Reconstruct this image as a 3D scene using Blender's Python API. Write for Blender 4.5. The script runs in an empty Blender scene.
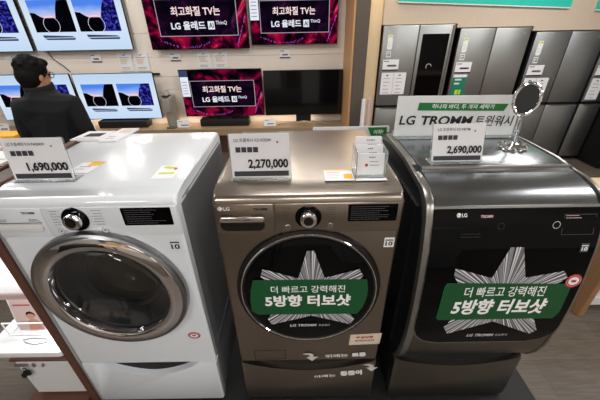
import bpy, bmesh, math, random
from mathutils import Vector, Matrix
C = bpy.context.scene.collection
PI = math.pi
random.seed(7)

# ---------------------------------------------------------------- camera, world, light, exposure
PITCH, YAW, ROLL = 0.5261, -0.0024, 0.0189
CAMLOC = Vector((-0.0277, -0.9789, 1.918))
def cam_axes():
    cp, sp, cy, sy = math.cos(PITCH), math.sin(PITCH), math.cos(YAW), math.sin(YAW)
    f = Vector((sy*cp, cy*cp, -sp)); r0 = Vector((cy, -sy, 0)); d0 = f.cross(r0)
    c, s = math.cos(ROLL), math.sin(ROLL)
    return c*r0 + s*d0, -s*r0 + c*d0, f
r_, d_, f_ = cam_axes()
cd = bpy.data.cameras.new('camera'); co = bpy.data.objects.new('camera', cd); C.objects.link(co)
cd.sensor_width = 36; cd.lens = 36*310.56/600; cd.clip_start = 0.02; cd.clip_end = 100
co.matrix_world = Matrix(((r_.x, -d_.x, -f_.x, CAMLOC.x), (r_.y, -d_.y, -f_.y, CAMLOC.y), (r_.z, -d_.z, -f_.z, CAMLOC.z), (0, 0, 0, 1)))
bpy.context.scene.camera = co
w = bpy.data.worlds.new('world'); bpy.context.scene.world = w; w.use_nodes = True
w.node_tree.nodes['Background'].inputs[0].default_value = (1.0, 0.96, 0.92, 1)
w.node_tree.nodes['Background'].inputs[1].default_value = 0.25
vs = bpy.context.scene.view_settings
vs.view_transform = 'Standard'; vs.look = 'None'; vs.exposure = 0.0; vs.gamma = 1.0; vs.use_curve_mapping = False
CEIL = 2.85
PANELS = [(-2.5, 0.9, 1.2, .3, 16), (0.1, 2.3, 1.2, .3, 11), (0.1, 0.35, 1.2, .3, 14),
          (2.7, 2.35, 1.2, .3, 20), (3.9, 1.2, 1.2, .3, 14), (2.6, 0.2, 1.2, .3, 16), (-4.3, 2.3, 1.2, .3, 18),
          (-2.0, -2.3, 1.2, .3, 44), (0.3, -2.3, 1.2, .3, 36), (2.6, -2.3, 1.2, .3, 40), (4.6, -1.4, 1.2, .3, 40)]  # panels behind the camera: unseen, added as front fill; last one brightens refrigerators
SPOTS = [(-4.6, 2.9), (-3.5, 2.9), (-2.5, 3.45), (-2.62, 3.05), (-1.4, 2.7), (-.3, 2.7), (1.6, 2.2), (3.0, 2.2)]
def area(name, loc, sx, sy, power, col=(1, .98, .965), rot=(0, 0, 0)):
    l = bpy.data.lights.new(name, 'AREA'); l.shape = 'RECTANGLE'; l.size = sx; l.size_y = sy
    l.energy = power; l.color = col
    o = bpy.data.objects.new(name, l); C.objects.link(o); o.location = loc; o.rotation_euler = rot
    return o
for x, y, sx, sy, p in PANELS:
    area('panel_light', (x, y, CEIL-.045), sx, sy, p)
for x, y in SPOTS: area('spot_light', (x, y, CEIL-.035), .12, .12, 7, (1, .96, .90))
area('cove_light', (0.95, 3.2, 2.7), .3, .1, 5, (1, .84, .64))
area('cove_light', (2.9, 3.05, 2.75), 2.6, .1, 1.5, (1, .9, .8))
area('shelf_light', (-2.0, 4.12, .56), 4.5, .03, 5, (1, .80, .58))

# ---------------------------------------------------------------- materials
def lin(c):
    out = []
    for v in c[:3]:
        v = v/255.0
        out.append(v/12.92 if v <= .04045 else ((v+.055)/1.055)**2.4)
    return (*out, 1)
def mat(name, col, rough=.5, metal=0, noise=.06, nscale=30, stretch=(1, 1, 1), coat=0, bump=0, trans=0, emis=None, estr=0, alpha=1, rvar=0, ior=1.45, spec=.5):
    m = bpy.data.materials.new(name); m.use_nodes = True
    nt = m.node_tree; b = nt.nodes['Principled BSDF']; N = nt.nodes.new; L = nt.links.new
    c = lin(col)
    b.inputs['Base Color'].default_value = c; b.inputs['Roughness'].default_value = rough; b.inputs['Metallic'].default_value = metal
    b.inputs['Coat Weight'].default_value = coat; b.inputs['Coat Roughness'].default_value = .04
    b.inputs['Transmission Weight'].default_value = trans; b.inputs['Alpha'].default_value = alpha; b.inputs['IOR'].default_value = ior
    b.inputs['Specular IOR Level'].default_value = spec
    if noise or bump or rvar:
        tc = N('ShaderNodeTexCoord'); mp = N('ShaderNodeMapping'); ns = N('ShaderNodeTexNoise')
        mp.inputs['Scale'].default_value = stretch; ns.inputs['Scale'].default_value = nscale; ns.inputs['Detail'].default_value = 4
        L(tc.outputs['Object'], mp.inputs['Vector']); L(mp.outputs['Vector'], ns.inputs['Vector'])
        if noise:
            mx = N('ShaderNodeMix'); mx.data_type = 'RGBA'
            mx.inputs['A'].default_value = tuple(v*(1-noise) for v in c[:3])+(1,); mx.inputs['B'].default_value = tuple(min(1, v*(1+noise)) for v in c[:3])+(1,)
            L(ns.outputs['Fac'], mx.inputs['Factor']); L(mx.outputs['Result'], b.inputs['Base Color'])
        if rvar:
            mr = N('ShaderNodeMapRange'); mr.inputs['To Min'].default_value = rough-rvar; mr.inputs['To Max'].default_value = rough+rvar
            L(ns.outputs['Fac'], mr.inputs['Value']); L(mr.outputs['Result'], b.inputs['Roughness'])
        if bump:
            bp = N('ShaderNodeBump'); bp.inputs['Strength'].default_value = bump; bp.inputs['Distance'].default_value = .002
            L(ns.outputs['Fac'], bp.inputs['Height']); L(bp.outputs['Normal'], b.inputs['Normal'])
    if emis:
        b.inputs['Emission Color'].default_value = lin(emis); b.inputs['Emission Strength'].default_value = estr
    return m
BR = (1.5, 1.5, 160)
M = dict(
    white=mat('white_enamel', (222, 227, 232), .22, noise=.01, coat=1),
    whiteplastic=mat('white_plastic', (214, 214, 214), .35, noise=.01),
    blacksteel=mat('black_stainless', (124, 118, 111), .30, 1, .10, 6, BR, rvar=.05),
    steel=mat('brushed_steel', (160, 150, 140), .30, 1, .10, 6, BR, rvar=.05),
    steeldark=mat('black_steel', (104, 104, 104), .30, 1, .08, 6, BR, rvar=.05),
    steeldarktop=mat('black_steel_top', (150, 155, 159), .24, 1, .05, 6, (1.5, 160, 1.5), rvar=.04),
    steelf=mat('fridge_steel', (170, 173, 173), .38, 1, .08, 5, (140, 1, 1), rvar=.06),
    steelf2=mat('fridge_dark_steel', (164, 168, 172), .40, 1, .08, 5, (140, 1, 1), rvar=.06),
    fblack=mat('fridge_black', (38, 38, 38), .28, .6, .05),
    chrome=mat('chrome', (244, 244, 248), .05, 1, 0),
    rimgrey=mat('grey_metal_rim', (150, 150, 152), .32, 1, .03),
    rimdark=mat('dark_rim', (48, 47, 46), .25, .7, .03),
    bglass=mat('black_glass', (5, 5, 6), .05, 0, .0, spec=.18),
    dglass=mat('tinted_glass', (8, 8, 9), .06, 0, .0, spec=.25),
    gasket=mat('rubber_gasket', (78, 82, 86), .38, 0, .05),
    drum=mat('drum_steel', (120, 112, 104), .3, 1, .3, 90),
    black=mat('black_plastic', (18, 18, 19), .45, 0, .05),
    sideblack=mat('black_side', (30, 30, 32), .35, .2, .04),
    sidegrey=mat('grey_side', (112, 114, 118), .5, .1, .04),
    darkgap=mat('dark_recess', (8, 8, 8), .6, 0, .0),
    paper=mat('paper', (233, 233, 236), .6, noise=.02),
    cream=mat('cream_paper', (222, 205, 185), .6, noise=.02),
    ink=mat('black_ink', (20, 20, 22), .6, noise=0),
    inkgrey=mat('grey_ink', (95, 95, 98), .6, noise=0),
    bar=mat('dark_grey_bar', (58, 58, 64), .4, noise=.03),
    whiteink=mat('white_ink', (240, 240, 240), .5, noise=0),
    silverink=mat('silver_ink', (200, 200, 198), .4, noise=0),
    red=mat('red_ink', (170, 28, 36), .5, noise=.02),
    orange=mat('orange_ink', (240, 180, 40), .55, noise=.02),
    lime=mat('lime_ink', (190, 215, 60), .55, noise=.02),
    green=mat('sign_green', (22, 112, 50), .5, noise=.03),
    bangreen=mat('banner_green', (18, 78, 42), .45, noise=.04),
    teal=mat('sign_teal', (34, 190, 172), .5, noise=.02),
    tealtag=mat('tag_teal', (20, 120, 96), .5, noise=.02),
    signwhite=mat('sign_white', (216, 218, 218), .45, noise=.02),
    acrylic=mat('clear_acrylic', (238, 244, 244), .08, 0, 0, trans=.9, ior=1.3),
    wall=mat('wall_cream', (236, 226, 216), .6, noise=.04, nscale=6),
    wallback=mat('wall_beige', (196, 188, 178), .8, noise=.05, nscale=4),
    ceil=mat('ceiling_white', (200, 196, 190), .8, noise=.02),
    wood=mat('light_wood', (200, 184, 166), .5, noise=.07, nscale=5, stretch=(14, 14, 1)),
    shelfwood=mat('shelf_wood', (156, 132, 104), .5, noise=.12, nscale=5, stretch=(1, 14, 14)),
    brown=mat('brown_edge', (92, 60, 48), .45, noise=.12, nscale=8, stretch=(10, 10, 1)),
    counterwood=mat('counter_wood', (150, 112, 78), .5, noise=.2, nscale=5, stretch=(12, 12, 1)),
    tan=mat('tan_top', (214, 184, 146), .45, noise=.06),
    column=mat('dark_column', (88, 80, 72), .5, noise=.05),
    platform=mat('platform_black', (20, 20, 21), .55, noise=.1),
    tvblack=mat('tv_black', (12, 12, 13), .12, noise=0, coat=.5),
    tvframe=mat('tv_frame', (30, 30, 33), .3, .5, noise=0),
    soundbar=mat('soundbar', (24, 22, 22), .5, noise=.05),
    silver=mat('silver', (150, 147, 142), .3, .85, noise=.03),
    boxpink=mat('leaflet_pink', (205, 180, 176), .6, noise=.1, nscale=12),
    skin=mat('skin', (196, 140, 116), .5, noise=.06, nscale=14),
    hair=mat('hair', (13, 11, 11), .7, noise=.3, nscale=80, bump=.4, spec=.2),
    jacket=mat('jacket_navy', (9, 11, 15), .85, noise=.15, nscale=40, bump=.2),
    trousers=mat('trousers', (38, 38, 42), .8, noise=.12, nscale=60),
    shoe=mat('shoe', (24, 22, 22), .4, noise=.1),
    lavender=mat('lavender_box', (150, 140, 190), .3, noise=.05),
)
def floor_mat():
    m = mat('vinyl_floor', (126, 113, 102), .42, noise=0); nt = m.node_tree; N = nt.nodes.new; L = nt.links.new
    b = nt.nodes['Principled BSDF']
    tc = N('ShaderNodeTexCoord'); mp = N('ShaderNodeMapping'); mp.inputs['Scale'].default_value = (1, 1, 1)
    br = N('ShaderNodeTexBrick'); br.inputs['Scale'].default_value = 1; br.inputs['Brick Width'].default_value = 1.1; br.inputs['Row Height'].default_value = .28
    br.inputs['Mortar Size'].default_value = .0015
    br.inputs['Color1'].default_value = lin((98, 89, 79)); br.inputs['Color2'].default_value = lin((90, 81, 72)); br.inputs['Mortar'].default_value = lin((74, 66, 60))
    n1 = N('ShaderNodeTexNoise'); n1.inputs['Scale'].default_value = 9; n1.inputs['Detail'].default_value = 6
    m2 = N('ShaderNodeMapping'); m2.inputs['Scale'].default_value = (1, 9, 1)
    mx = N('ShaderNodeMix'); mx.data_type = 'RGBA'; mx.blend_type = 'OVERLAY'; mx.inputs['Factor'].default_value = .55
    L(tc.outputs['Object'], mp.inputs['Vector']); L(mp.outputs['Vector'], br.inputs['Vector'])
    L(tc.outputs['Object'], m2.inputs['Vector']); L(m2.outputs['Vector'], n1.inputs['Vector'])
    L(br.outputs['Color'], mx.inputs['A']); L(n1.outputs['Fac'], mx.inputs['B']); L(mx.outputs['Result'], b.inputs['Base Color'])
    return m
M['floor'] = floor_mat()
M['warmwood'] = mat('warm_wood', (206, 160, 114), .5, noise=.14, nscale=5, stretch=(14, 14, 1))
M['litwood'] = mat('lit_wood', (238, 212, 174), .5, noise=.08, nscale=5, stretch=(14, 14, 1))  # brighter copy of light wood; warm light on this strip put into colour
M['dispenser'] = mat('champagne_silver', (172, 164, 154), .35, .3, .03)
def emit(name, col, s=1.0):
    m = bpy.data.materials.new(name); m.use_nodes = True; nt = m.node_tree
    nt.nodes.remove(nt.nodes['Principled BSDF'])
    e = nt.nodes.new('ShaderNodeEmission'); e.inputs[0].default_value = lin(col); e.inputs[1].default_value = s
    nt.links.new(e.outputs[0], nt.nodes['Material Output'].inputs[0]); return m
def ramp(nt, stops):
    r = nt.nodes.new('ShaderNodeValToRGB'); cr = r.color_ramp
    while len(cr.elements) < len(stops): cr.elements.new(.5)
    for e, (p, c) in zip(cr.elements, stops): e.position = p; e.color = lin(c)
    return r
def screen_gradient(name, stops, s=1.0, axis='Z', nz=.12):
    m = emit(name, (255, 255, 255), s); nt = m.node_tree; N = nt.nodes.new; L = nt.links.new
    tc = N('ShaderNodeTexCoord'); sp = N('ShaderNodeSeparateXYZ'); ns = N('ShaderNodeTexNoise'); ns.inputs['Scale'].default_value = 5; ns.inputs['Detail'].default_value = 3
    mp = N('ShaderNodeMapping'); mp.inputs['Scale'].default_value = (1, 1, 3)
    ad = N('ShaderNodeMath'); ad.operation = 'MULTIPLY_ADD'; ad.inputs[1].default_value = nz
    r = ramp(nt, stops)
    L(tc.outputs['Generated'], sp.inputs[0]); L(tc.outputs['Object'], mp.inputs[0]); L(mp.outputs[0], ns.inputs['Vector'])
    L(ns.outputs['Fac'], ad.inputs[0]); L(sp.outputs[axis], ad.inputs[2])
    L(ad.outputs[0], r.inputs[0]); L(r.outputs[0], nt.nodes['Emission'].inputs[0]); return m
def screen_noise(name, stops, scale, s=1.0, dist=2.0, detail=5):
    m = emit(name, (255, 255, 255), s); nt = m.node_tree; N = nt.nodes.new; L = nt.links.new
    tc = N('ShaderNodeTexCoord'); ns = N('ShaderNodeTexNoise'); ns.inputs['Scale'].default_value = scale; ns.inputs['Detail'].default_value = detail; ns.inputs['Distortion'].default_value = dist
    r = ramp(nt, stops); L(tc.outputs['Object'], ns.inputs['Vector']); L(ns.outputs['Fac'], r.inputs[0]); L(r.outputs[0], nt.nodes['Emission'].inputs[0]); return m
M['scr_blue'] = screen_gradient('screen_pale_blue', [(0, (196, 222, 250)), (.5, (222, 236, 252)), (1, (196, 220, 246))], .95)
M['scr_sky'] = screen_gradient('screen_sky', [(0, (250, 200, 225)), (.60, (250, 205, 230)), (.74, (165, 195, 252)), (.98, (84, 140, 246))], .9, nz=.25)
M['scr_black'] = emit('screen_black', (6, 6, 14), .6)
M['scr_navy'] = screen_noise('screen_navy_crystal', [(.42, (8, 8, 36)), (.55, (38, 40, 150)), (.66, (90, 90, 215))], 22, .9, .5, 3)
M['scr_slab'] = emit('screen_slab', (58, 70, 110), .9)
M['scr_white'] = emit('screen_white', (235, 238, 250), .95)
M['scr_red'] = screen_noise('screen_magenta_silk', [(.40, (6, 2, 10)), (.50, (60, 4, 34)), (.58, (150, 8, 60)), (.67, (190, 20, 50)), (.76, (230, 120, 190))], 2.6, .75, 2.4, 3)
M['scr_box'] = screen_noise('screen_caption_box', [(.4, (10, 6, 18)), (.58, (34, 12, 40)), (.75, (86, 36, 84))], 3.0, .75, 2, 3)
M['scr_pink'] = emit('screen_text_pink', (255, 226, 226), .95)
M['scr_spark'] = emit('screen_sparkles', (190, 90, 220), .8)
M['scr_line'] = emit('screen_outline', (200, 196, 205), .75)
M['lamp'] = emit('lamp_diffuser', (255, 244, 230), 3.0)
M['signglow'] = emit('glowing_letter', (255, 250, 245), 4.5)
def star_mat():
    m = mat('star_spray', (180, 180, 184), .45, noise=0); nt = m.node_tree; N = nt.nodes.new; L = nt.links.new
    tc = N('ShaderNodeTexCoord'); sp = N('ShaderNodeSeparateXYZ'); at = N('ShaderNodeMath'); at.operation = 'ARCTAN2'
    ns = N('ShaderNodeTexNoise'); ns.noise_dimensions = '1D'; ns.inputs['Scale'].default_value = 26; ns.inputs['Detail'].default_value = 3
    r = ramp(nt, [(.38, (46, 46, 50)), (.5, (120, 120, 124)), (.64, (232, 232, 236))])
    L(tc.outputs['Object'], sp.inputs[0]); L(sp.outputs['X'], at.inputs[0]); L(sp.outputs['Z'], at.inputs[1])
    L(at.outputs[0], ns.inputs['W']); L(ns.outputs['Fac'], r.inputs[0]); L(r.outputs[0], nt.nodes['Principled BSDF'].inputs['Base Color'])
    return m
M['star'] = star_mat()

# ---------------------------------------------------------------- mesh helpers (coordinates are in metres in the shop)
def B(): return bmesh.new()
def smooth_obj(me, ang=35):
    for p in me.polygons: p.use_smooth = True
    try: me.set_sharp_from_angle(angle=math.radians(ang))
    except Exception: pass
def world_origin(o):
    v = Vector((0, 0, 0))
    while o: v += o.location; o = o.parent
    return v
def obj(name, bm, m, parent=None, origin=None, sm=True):
    me = bpy.data.meshes.new(name)
    if isinstance(bm, bpy.types.Mesh): me = bm; me.name = name
    else:
        bmesh.ops.recalc_face_normals(bm, faces=bm.faces)
        if any(e.is_boundary for e in bm.edges):            # open sheets show their front to the shop floor or the ceiling
            sv = Vector((0, 0, 0))
            for f in bm.faces: sv += f.normal*f.calc_area()
            if (sv.z if abs(sv.z) > abs(sv.y) else -sv.y) < 0: bmesh.ops.reverse_faces(bm, faces=bm.faces)
        bm.to_mesh(me); bm.free()
    me.materials.clear(); me.materials.append(M[m] if isinstance(m, str) else m)
    o = bpy.data.objects.new(name, me); C.objects.link(o)
    if parent:
        base = world_origin(parent); loc = Vector((0, 0, 0))
        if origin is not None: loc = Vector(origin)-base
        me.transform(Matrix.Translation(-base-loc)); o.parent = parent; o.location = loc
    else:
        vs_ = [v.co for v in me.vertices]
        if origin is None:
            origin = Vector(((min(v.x for v in vs_)+max(v.x for v in vs_))/2, (min(v.y for v in vs_)+max(v.y for v in vs_))/2, min(v.z for v in vs_)))
        me.transform(Matrix.Translation(-Vector(origin))); o.location = origin
    if sm: smooth_obj(me)
    return o
def thing(name, loc, label, cat, group=None):
    o = bpy.data.objects.new(name, None); C.objects.link(o); o.location = loc; o.empty_display_size = .1
    o['label'] = label; o['category'] = cat
    if group: o['group'] = group
    return o
def tag(o, label, cat, group=None, kind=None):
    o['label'] = label; o['category'] = cat
    if group: o['group'] = group
    if kind: o['kind'] = kind
    return o
def struct(name, bm, m):
    o = obj(name, bm, m); o['kind'] = 'structure'; return o
def box(bm, x0, x1, y0, y1, z0, z1, bev=0, seg=2):
    vs_ = [bm.verts.new(p) for p in ((x0, y0, z0), (x1, y0, z0), (x1, y1, z0), (x0, y1, z0), (x0, y0, z1), (x1, y0, z1), (x1, y1, z1), (x0, y1, z1))]
    fs = [bm.faces.new([vs_[i] for i in q]) for q in ((0, 3, 2, 1), (4, 5, 6, 7), (0, 1, 5, 4), (1, 2, 6, 5), (2, 3, 7, 6), (3, 0, 4, 7))]
    if bev:
        es = list({e for f in fs for e in f.edges})
        bmesh.ops.bevel(bm, geom=es, offset=bev, segments=seg, profile=.5, affect='EDGES')
    return bm
def prism(bm, pts, mk, t0, t1, bev=0, seg=2):
    """polygon pts (a,b) swept from t0 to t1; mk(a,b,t) -> xyz"""
    a = [bm.verts.new(mk(p[0], p[1], t0)) for p in pts]; b = [bm.verts.new(mk(p[0], p[1], t1)) for p in pts]
    fa = bm.faces.new(a); fb = bm.faces.new(list(reversed(b)))
    n = len(pts)
    for i in range(n): bm.faces.new((a[i], b[i], b[(i+1) % n], a[(i+1) % n]))
    if bev:
        es = list(set(fa.edges) | set(fb.edges))
        bmesh.ops.bevel(bm, geom=es, offset=bev, segments=seg, profile=.5, affect='EDGES')
    return bm
XZ = lambda a, b, t: (a, t, b)
YZ = lambda a, b, t: (t, a, b)
XY = lambda a, b, t: (a, b, t)
def frame(o, u, v):
    o, u, v = Vector(o), Vector(u).normalized(), Vector(v).normalized(); n = u.cross(v)
    return lambda a, b, t=0: tuple(o+u*a+v*b+n*t)      # t>0 comes out of the front
def rect(x0, x1, z0, z1, r=0, n=5):
    if not r: return [(x0, z0), (x1, z0), (x1, z1), (x0, z1)]
    pts = []
    for cx, cz, a0 in ((x1-r, z0+r, -90), (x1-r, z1-r, 0), (x0+r, z1-r, 90), (x0+r, z0+r, 180)):
        for i in range(n+1):
            a = math.radians(a0+90*i/n); pts.append((cx+r*math.cos(a), cz+r*math.sin(a)))
    return pts
def circle(cx, cz, r, n=32, rz=None): return [(cx+r*math.cos(2*PI*i/n), cz+(rz or r)*math.sin(2*PI*i/n)) for i in range(n)]
def poly(bm, pts, mk, t=0):
    bm.faces.new([bm.verts.new(mk(p[0], p[1], t)) for p in pts]); return bm
def ring(bm, c, ri, ro, mk, t=0, n=40, a0=0, a1=2*PI, rx=1, rz=1):
    for i in range(n):
        p, q = a0+(a1-a0)*i/n, a0+(a1-a0)*(i+1)/n
        bm.faces.new([bm.verts.new(mk(c[0]+r*rx*math.cos(a), c[1]+r*rz*math.sin(a), t)) for r, a in ((ri, p), (ro, p), (ro, q), (ri, q))])
    return bm
def lathe(bm, prof, mk, n=64, close=False):
    """prof = (radius, t) ; mk(a,b,t)"""
    rows = []
    for r, t in prof:
        if r < 1e-6: rows.append([bm.verts.new(mk(0, 0, t))])
        else: rows.append([bm.verts.new(mk(r*math.cos(2*PI*i/n), r*math.sin(2*PI*i/n), t)) for i in range(n)])
    for A, Bv in zip(rows, rows[1:]):
        for i in range(n):
            j = (i+1) % n
            f = [A[i % len(A)], A[j % len(A)], Bv[j % len(Bv)], Bv[i % len(Bv)]]
            f = list(dict.fromkeys(f))
            if len(f) > 2: bm.faces.new(f)
    return bm
def tube(bm, pts, r, n=10, closed=False):
    pts = [Vector(p) for p in pts]; rows = []; N_ = len(pts)
    up = Vector((0, 0, 1))
    for i, p in enumerate(pts):
        a = pts[(i-1) % N_] if (closed or i > 0) else p; b = pts[(i+1) % N_] if (closed or i < N_-1) else p
        d = (b-a).normalized(); s = d.cross(up)
        if s.length < .1: s = d.cross(Vector((1, 0, 0)))
        s.normalize(); t = s.cross(d)
        rr = r[i] if isinstance(r, (list, tuple)) else r
        rows.append([bm.verts.new(p+s*rr*math.cos(2*PI*k/n)+t*rr*math.sin(2*PI*k/n)) for k in range(n)])
    m = N_ if closed else N_-1
    for i in range(m):
        A, Bv = rows[i], rows[(i+1) % N_]
        for k in range(n): bm.faces.new((A[k], A[(k+1) % n], Bv[(k+1) % n], Bv[k]))
    if not closed:
        bm.faces.new(rows[0]); bm.faces.new(list(reversed(rows[-1])))
    return bm
_tc = {}
def text(bm, s, mk, x0, z0, wd, ht, t=.0012, weight=0.0, shear=0):
    """lettering s fitted to the box x0..x0+wd, z0..z0+ht of the frame mk"""
    key = (s, weight, shear)
    if key not in _tc:
        c = bpy.data.curves.new('lettering', 'FONT'); c.body = s; c.size = 1; c.offset = weight; c.shear = shear; c.resolution_u = 3
        o = bpy.data.objects.new('lettering', c); C.objects.link(o)
        dg = bpy.context.evaluated_depsgraph_get(); dg.update()
        me = bpy.data.meshes.new_from_object(o.evaluated_get(dg))
        V = [tuple(v.co[:2]) for v in me.vertices]; F = [tuple(p.vertices) for p in me.polygons]
        bpy.data.objects.remove(o); bpy.data.meshes.remove(me); bpy.data.curves.remove(c)
        xs = [v[0] for v in V]; ys = [v[1] for v in V]
        _tc[key] = (V, F, min(xs), max(xs), min(ys), max(ys))
    V, F, xa, xb, ya, yb = _tc[key]
    vv = [bm.verts.new(mk(x0+(x-xa)/(xb-xa)*wd, z0+(y-ya)/(yb-ya)*ht, t)) for x, y in V]
    for f in F:
        try: bm.faces.new([vv[i] for i in f])
        except ValueError: pass
    return bm
def dup(root, delta, label=None):
    n = root.copy(); C.objects.link(n); n.location = root.location+Vector(delta)
    if label: n['label'] = label
    for ch in root.children:
        c = ch.copy(); C.objects.link(c); c.parent = n
        for g in ch.children:
            d = g.copy(); C.objects.link(d); d.parent = c
    return n
def arc(cx, cz, r, a0, a1, n): return [(cx+r*math.cos(math.radians(a0+(a1-a0)*i/n)), cz+r*math.sin(math.radians(a0+(a1-a0)*i/n))) for i in range(n+1)]

# ---------------------------------------------------------------- the shop: floor, walls, trim
struct('floor', box(B(), -6.6, 6.2, -3.6, 4.6, -.05, 0), 'floor')
struct('ceiling', box(B(), -6.6, 6.2, -3.6, 4.6, CEIL, CEIL+.05), 'ceil')
bm = B()
TVW = 4.2
zs = [0, .62, .98, 1.18, 1.46, 1.78, CEIL]
for a, b_ in zip(zs, zs[1:]): box(bm, -6.6, .7, TVW, TVW+.1, a+.002, b_-.002, .003, 1)
box(bm, -6.6, 6.2, TVW+.02, TVW+.2, 0, CEIL)
struct('wall_back', bm, 'wall')
struct('wall_left', box(B(), -6.7, -6.6, -3.6, 4.6, 0, CEIL), 'wallback')
struct('wall_right', box(B(), 6.2, 6.3, -3.6, 4.6, 0, CEIL), 'wallback')
struct('wall_front', box(B(), -6.6, 6.2, -3.7, -3.6, 0, CEIL), 'wallback')
o = struct('trim_1', box(B(), .69, .86, 3.42, 4.2, 0, CEIL, .004, 1), 'column')
struct('trim_2', box(B(), .665, .689, 3.44, 4.2, 0, CEIL), 'warmwood')
struct('trim_3', box(B(), .862, 1.03, 3.5, 4.2, 0, CEIL), 'litwood')
bm = B()
for a, b_, z in ((1.032, 1.965, 1.845), (1.965, 2.925, 1.80), (2.925, 6.2, 1.75)): box(bm, a, b_, 3.44, 4.18, z, CEIL)
struct('trim_4', bm, 'wood')
struct('trim_5', box(B(), -6.6, .66, 4.185, 4.199, 0, .40), 'brown')

for i, (x, y, sx, sy, p) in enumerate(PANELS):
    t = thing('ceiling_light', (x, y, CEIL-.04), 'slim rectangular ceiling light panel', 'ceiling light', 'ceiling light panels')  # also wraps the unseen fill panels added behind the camera
    obj('light_frame', box(B(), x-sx/2-.03, x+sx/2+.03, y-sy/2-.03, y+sy/2+.03, CEIL-.03, CEIL), 'whiteplastic', t)
    obj('diffuser', box(B(), x-sx/2, x+sx/2, y-sy/2, y+sy/2, CEIL-.04, CEIL-.028), 'lamp', t)
for x, y in SPOTS:
    t = thing('downlight', (x, y, CEIL-.03), 'small round downlight in the ceiling near the television wall', 'ceiling light', 'small ceiling downlights')
    dl = lambda a, b, q: (x+a, y+b, CEIL-q)
    obj('light_ring', lathe(B(), [(.11, 0), (.11, .012), (.09, .018), (.085, .012), (.085, 0)], dl, 32), 'whiteplastic', t)
    bm = B(); poly(bm, circle(0, 0, .085, 28), lambda a, b, q: (x+a, y+b, CEIL-.010)); obj('diffuser', bm, 'lamp', t)
# glowing letters high on the wall, mirrored in the white machine's lid
t = thing('wall_lettering', (-2.6, 4.17, 2.5), 'glowing white letters high on the wall above the televisions', 'sign')
fr = frame((0, 4.185, 0), (1, 0, 0), (0, 0, 1))
bm = B(); text(bm, 'LG', fr, -3.05, 2.5, .5, .26, .01, .02); obj('letter', bm, 'signglow', t)
bm = B(); text(bm, '올레드', fr, -1.75, 2.5, .7, .26, .01, .02); obj('letter', bm, 'signglow', t)

# ---------------------------------------------------------------- display platform and tall panel
tag(obj('display_platform', box(B(), -1.19, 1.29, -.06, .95, 0, .03, .004, 1), 'platform'), 'low black platform under the three washing machines', 'platform')

# ---------------------------------------------------------------- washing machines
PZ = .03; TOP = 1.38
def body_profile(r=.03):
    p = [(0, .39)]
    p += [(r-r*math.cos(a), TOP-.012-r+r*math.sin(a)) for a in [math.radians(k) for k in range(0, 91, 15)]]
    p += [(.09, TOP-.003), (.13, TOP), (.72, TOP), (.745, TOP-.025), (.745, .39)]
    return p
def smile(cx, hw, zt, dip, flat=0):
    pts = []
    for i in range(33):
        u = -1+2*i/32; x = cx+u*hw
        k = max(0, 1-(abs(u)/(1-flat))**1.8) if abs(u) < 1-flat else 0
        pts.append((x, zt-dip*k))
    return pts
def washer_base(cx, hw, label, mb, mdrawer, dip, flat, hole=None):
    t = thing('washing_machine', (cx, .35, PZ), label, 'washing machine')
    bm = B(); prism(bm, body_profile(), YZ, cx-hw, cx+hw, .014, 3)
    b_ = obj('body', bm, mb, t)
    if hole:
        hx, hz, hr = hole
        cb = B(); lathe(cb, [(0, 0), (hr, 0), (hr, .3), (0, .3)], lambda a, b, q: (hx+a, -.1+q, hz+b), 64)
        k = obj('cutter', cb, mb); md = b_.modifiers.new('cut', 'BOOLEAN'); md.object = k; md.operation = 'DIFFERENCE'; md.solver = 'EXACT'
        dg = bpy.context.evaluated_depsgraph_get(); dg.update()
        me = bpy.data.meshes.new_from_object(b_.evaluated_get(dg)); b_.modifiers.clear(); b_.data = me; smooth_obj(me)
        bpy.data.objects.remove(k)
    # pedestal: carcass behind, curved drawer front
    obj('pedestal', box(B(), cx-hw+.012, cx+hw-.012, .05, .74, PZ, .385, .01), 'sidegrey', t)  # grey instead of the front finish; shade of the gaps put into colour
    obj('handle_recess', box(B(), cx-hw+.03, cx+hw-.03, .03, .055, .27, .386), 'darkgap', t)
    top = smile(cx, hw, .378, dip, flat)
    pts = [(cx-hw+.01, PZ+.01), (cx+hw-.01, PZ+.01)] + [(cx+hw, PZ+.03)] + list(reversed(top)) + [(cx-hw, PZ+.03)]
    bm = B(); prism(bm, pts, XZ, -.004, .05, .008, 2); obj('drawer_front', bm, mdrawer, t)
    return t
def printed_lines(bm, mk, x0, x1, z0, z1, n, h=.003, seed=1, dirn=1):
    rn = random.Random(seed)
    for i in range(n):
        z = z1-(z1-z0)*i/max(1, n-1); L_ = (x1-x0)*rn.uniform(.55, 1)
        x = x0 if dirn > 0 else x1
        while abs(x-(x0 if dirn > 0 else x1)) < L_:
            w_ = rn.uniform(.004, .009)*(1 if dirn > 0 else -1)
            poly(bm, [(x, z), (x+w_, z), (x+w_, z+h), (x, z+h)], mk, .0012); x += w_*1.25
    return bm
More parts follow.
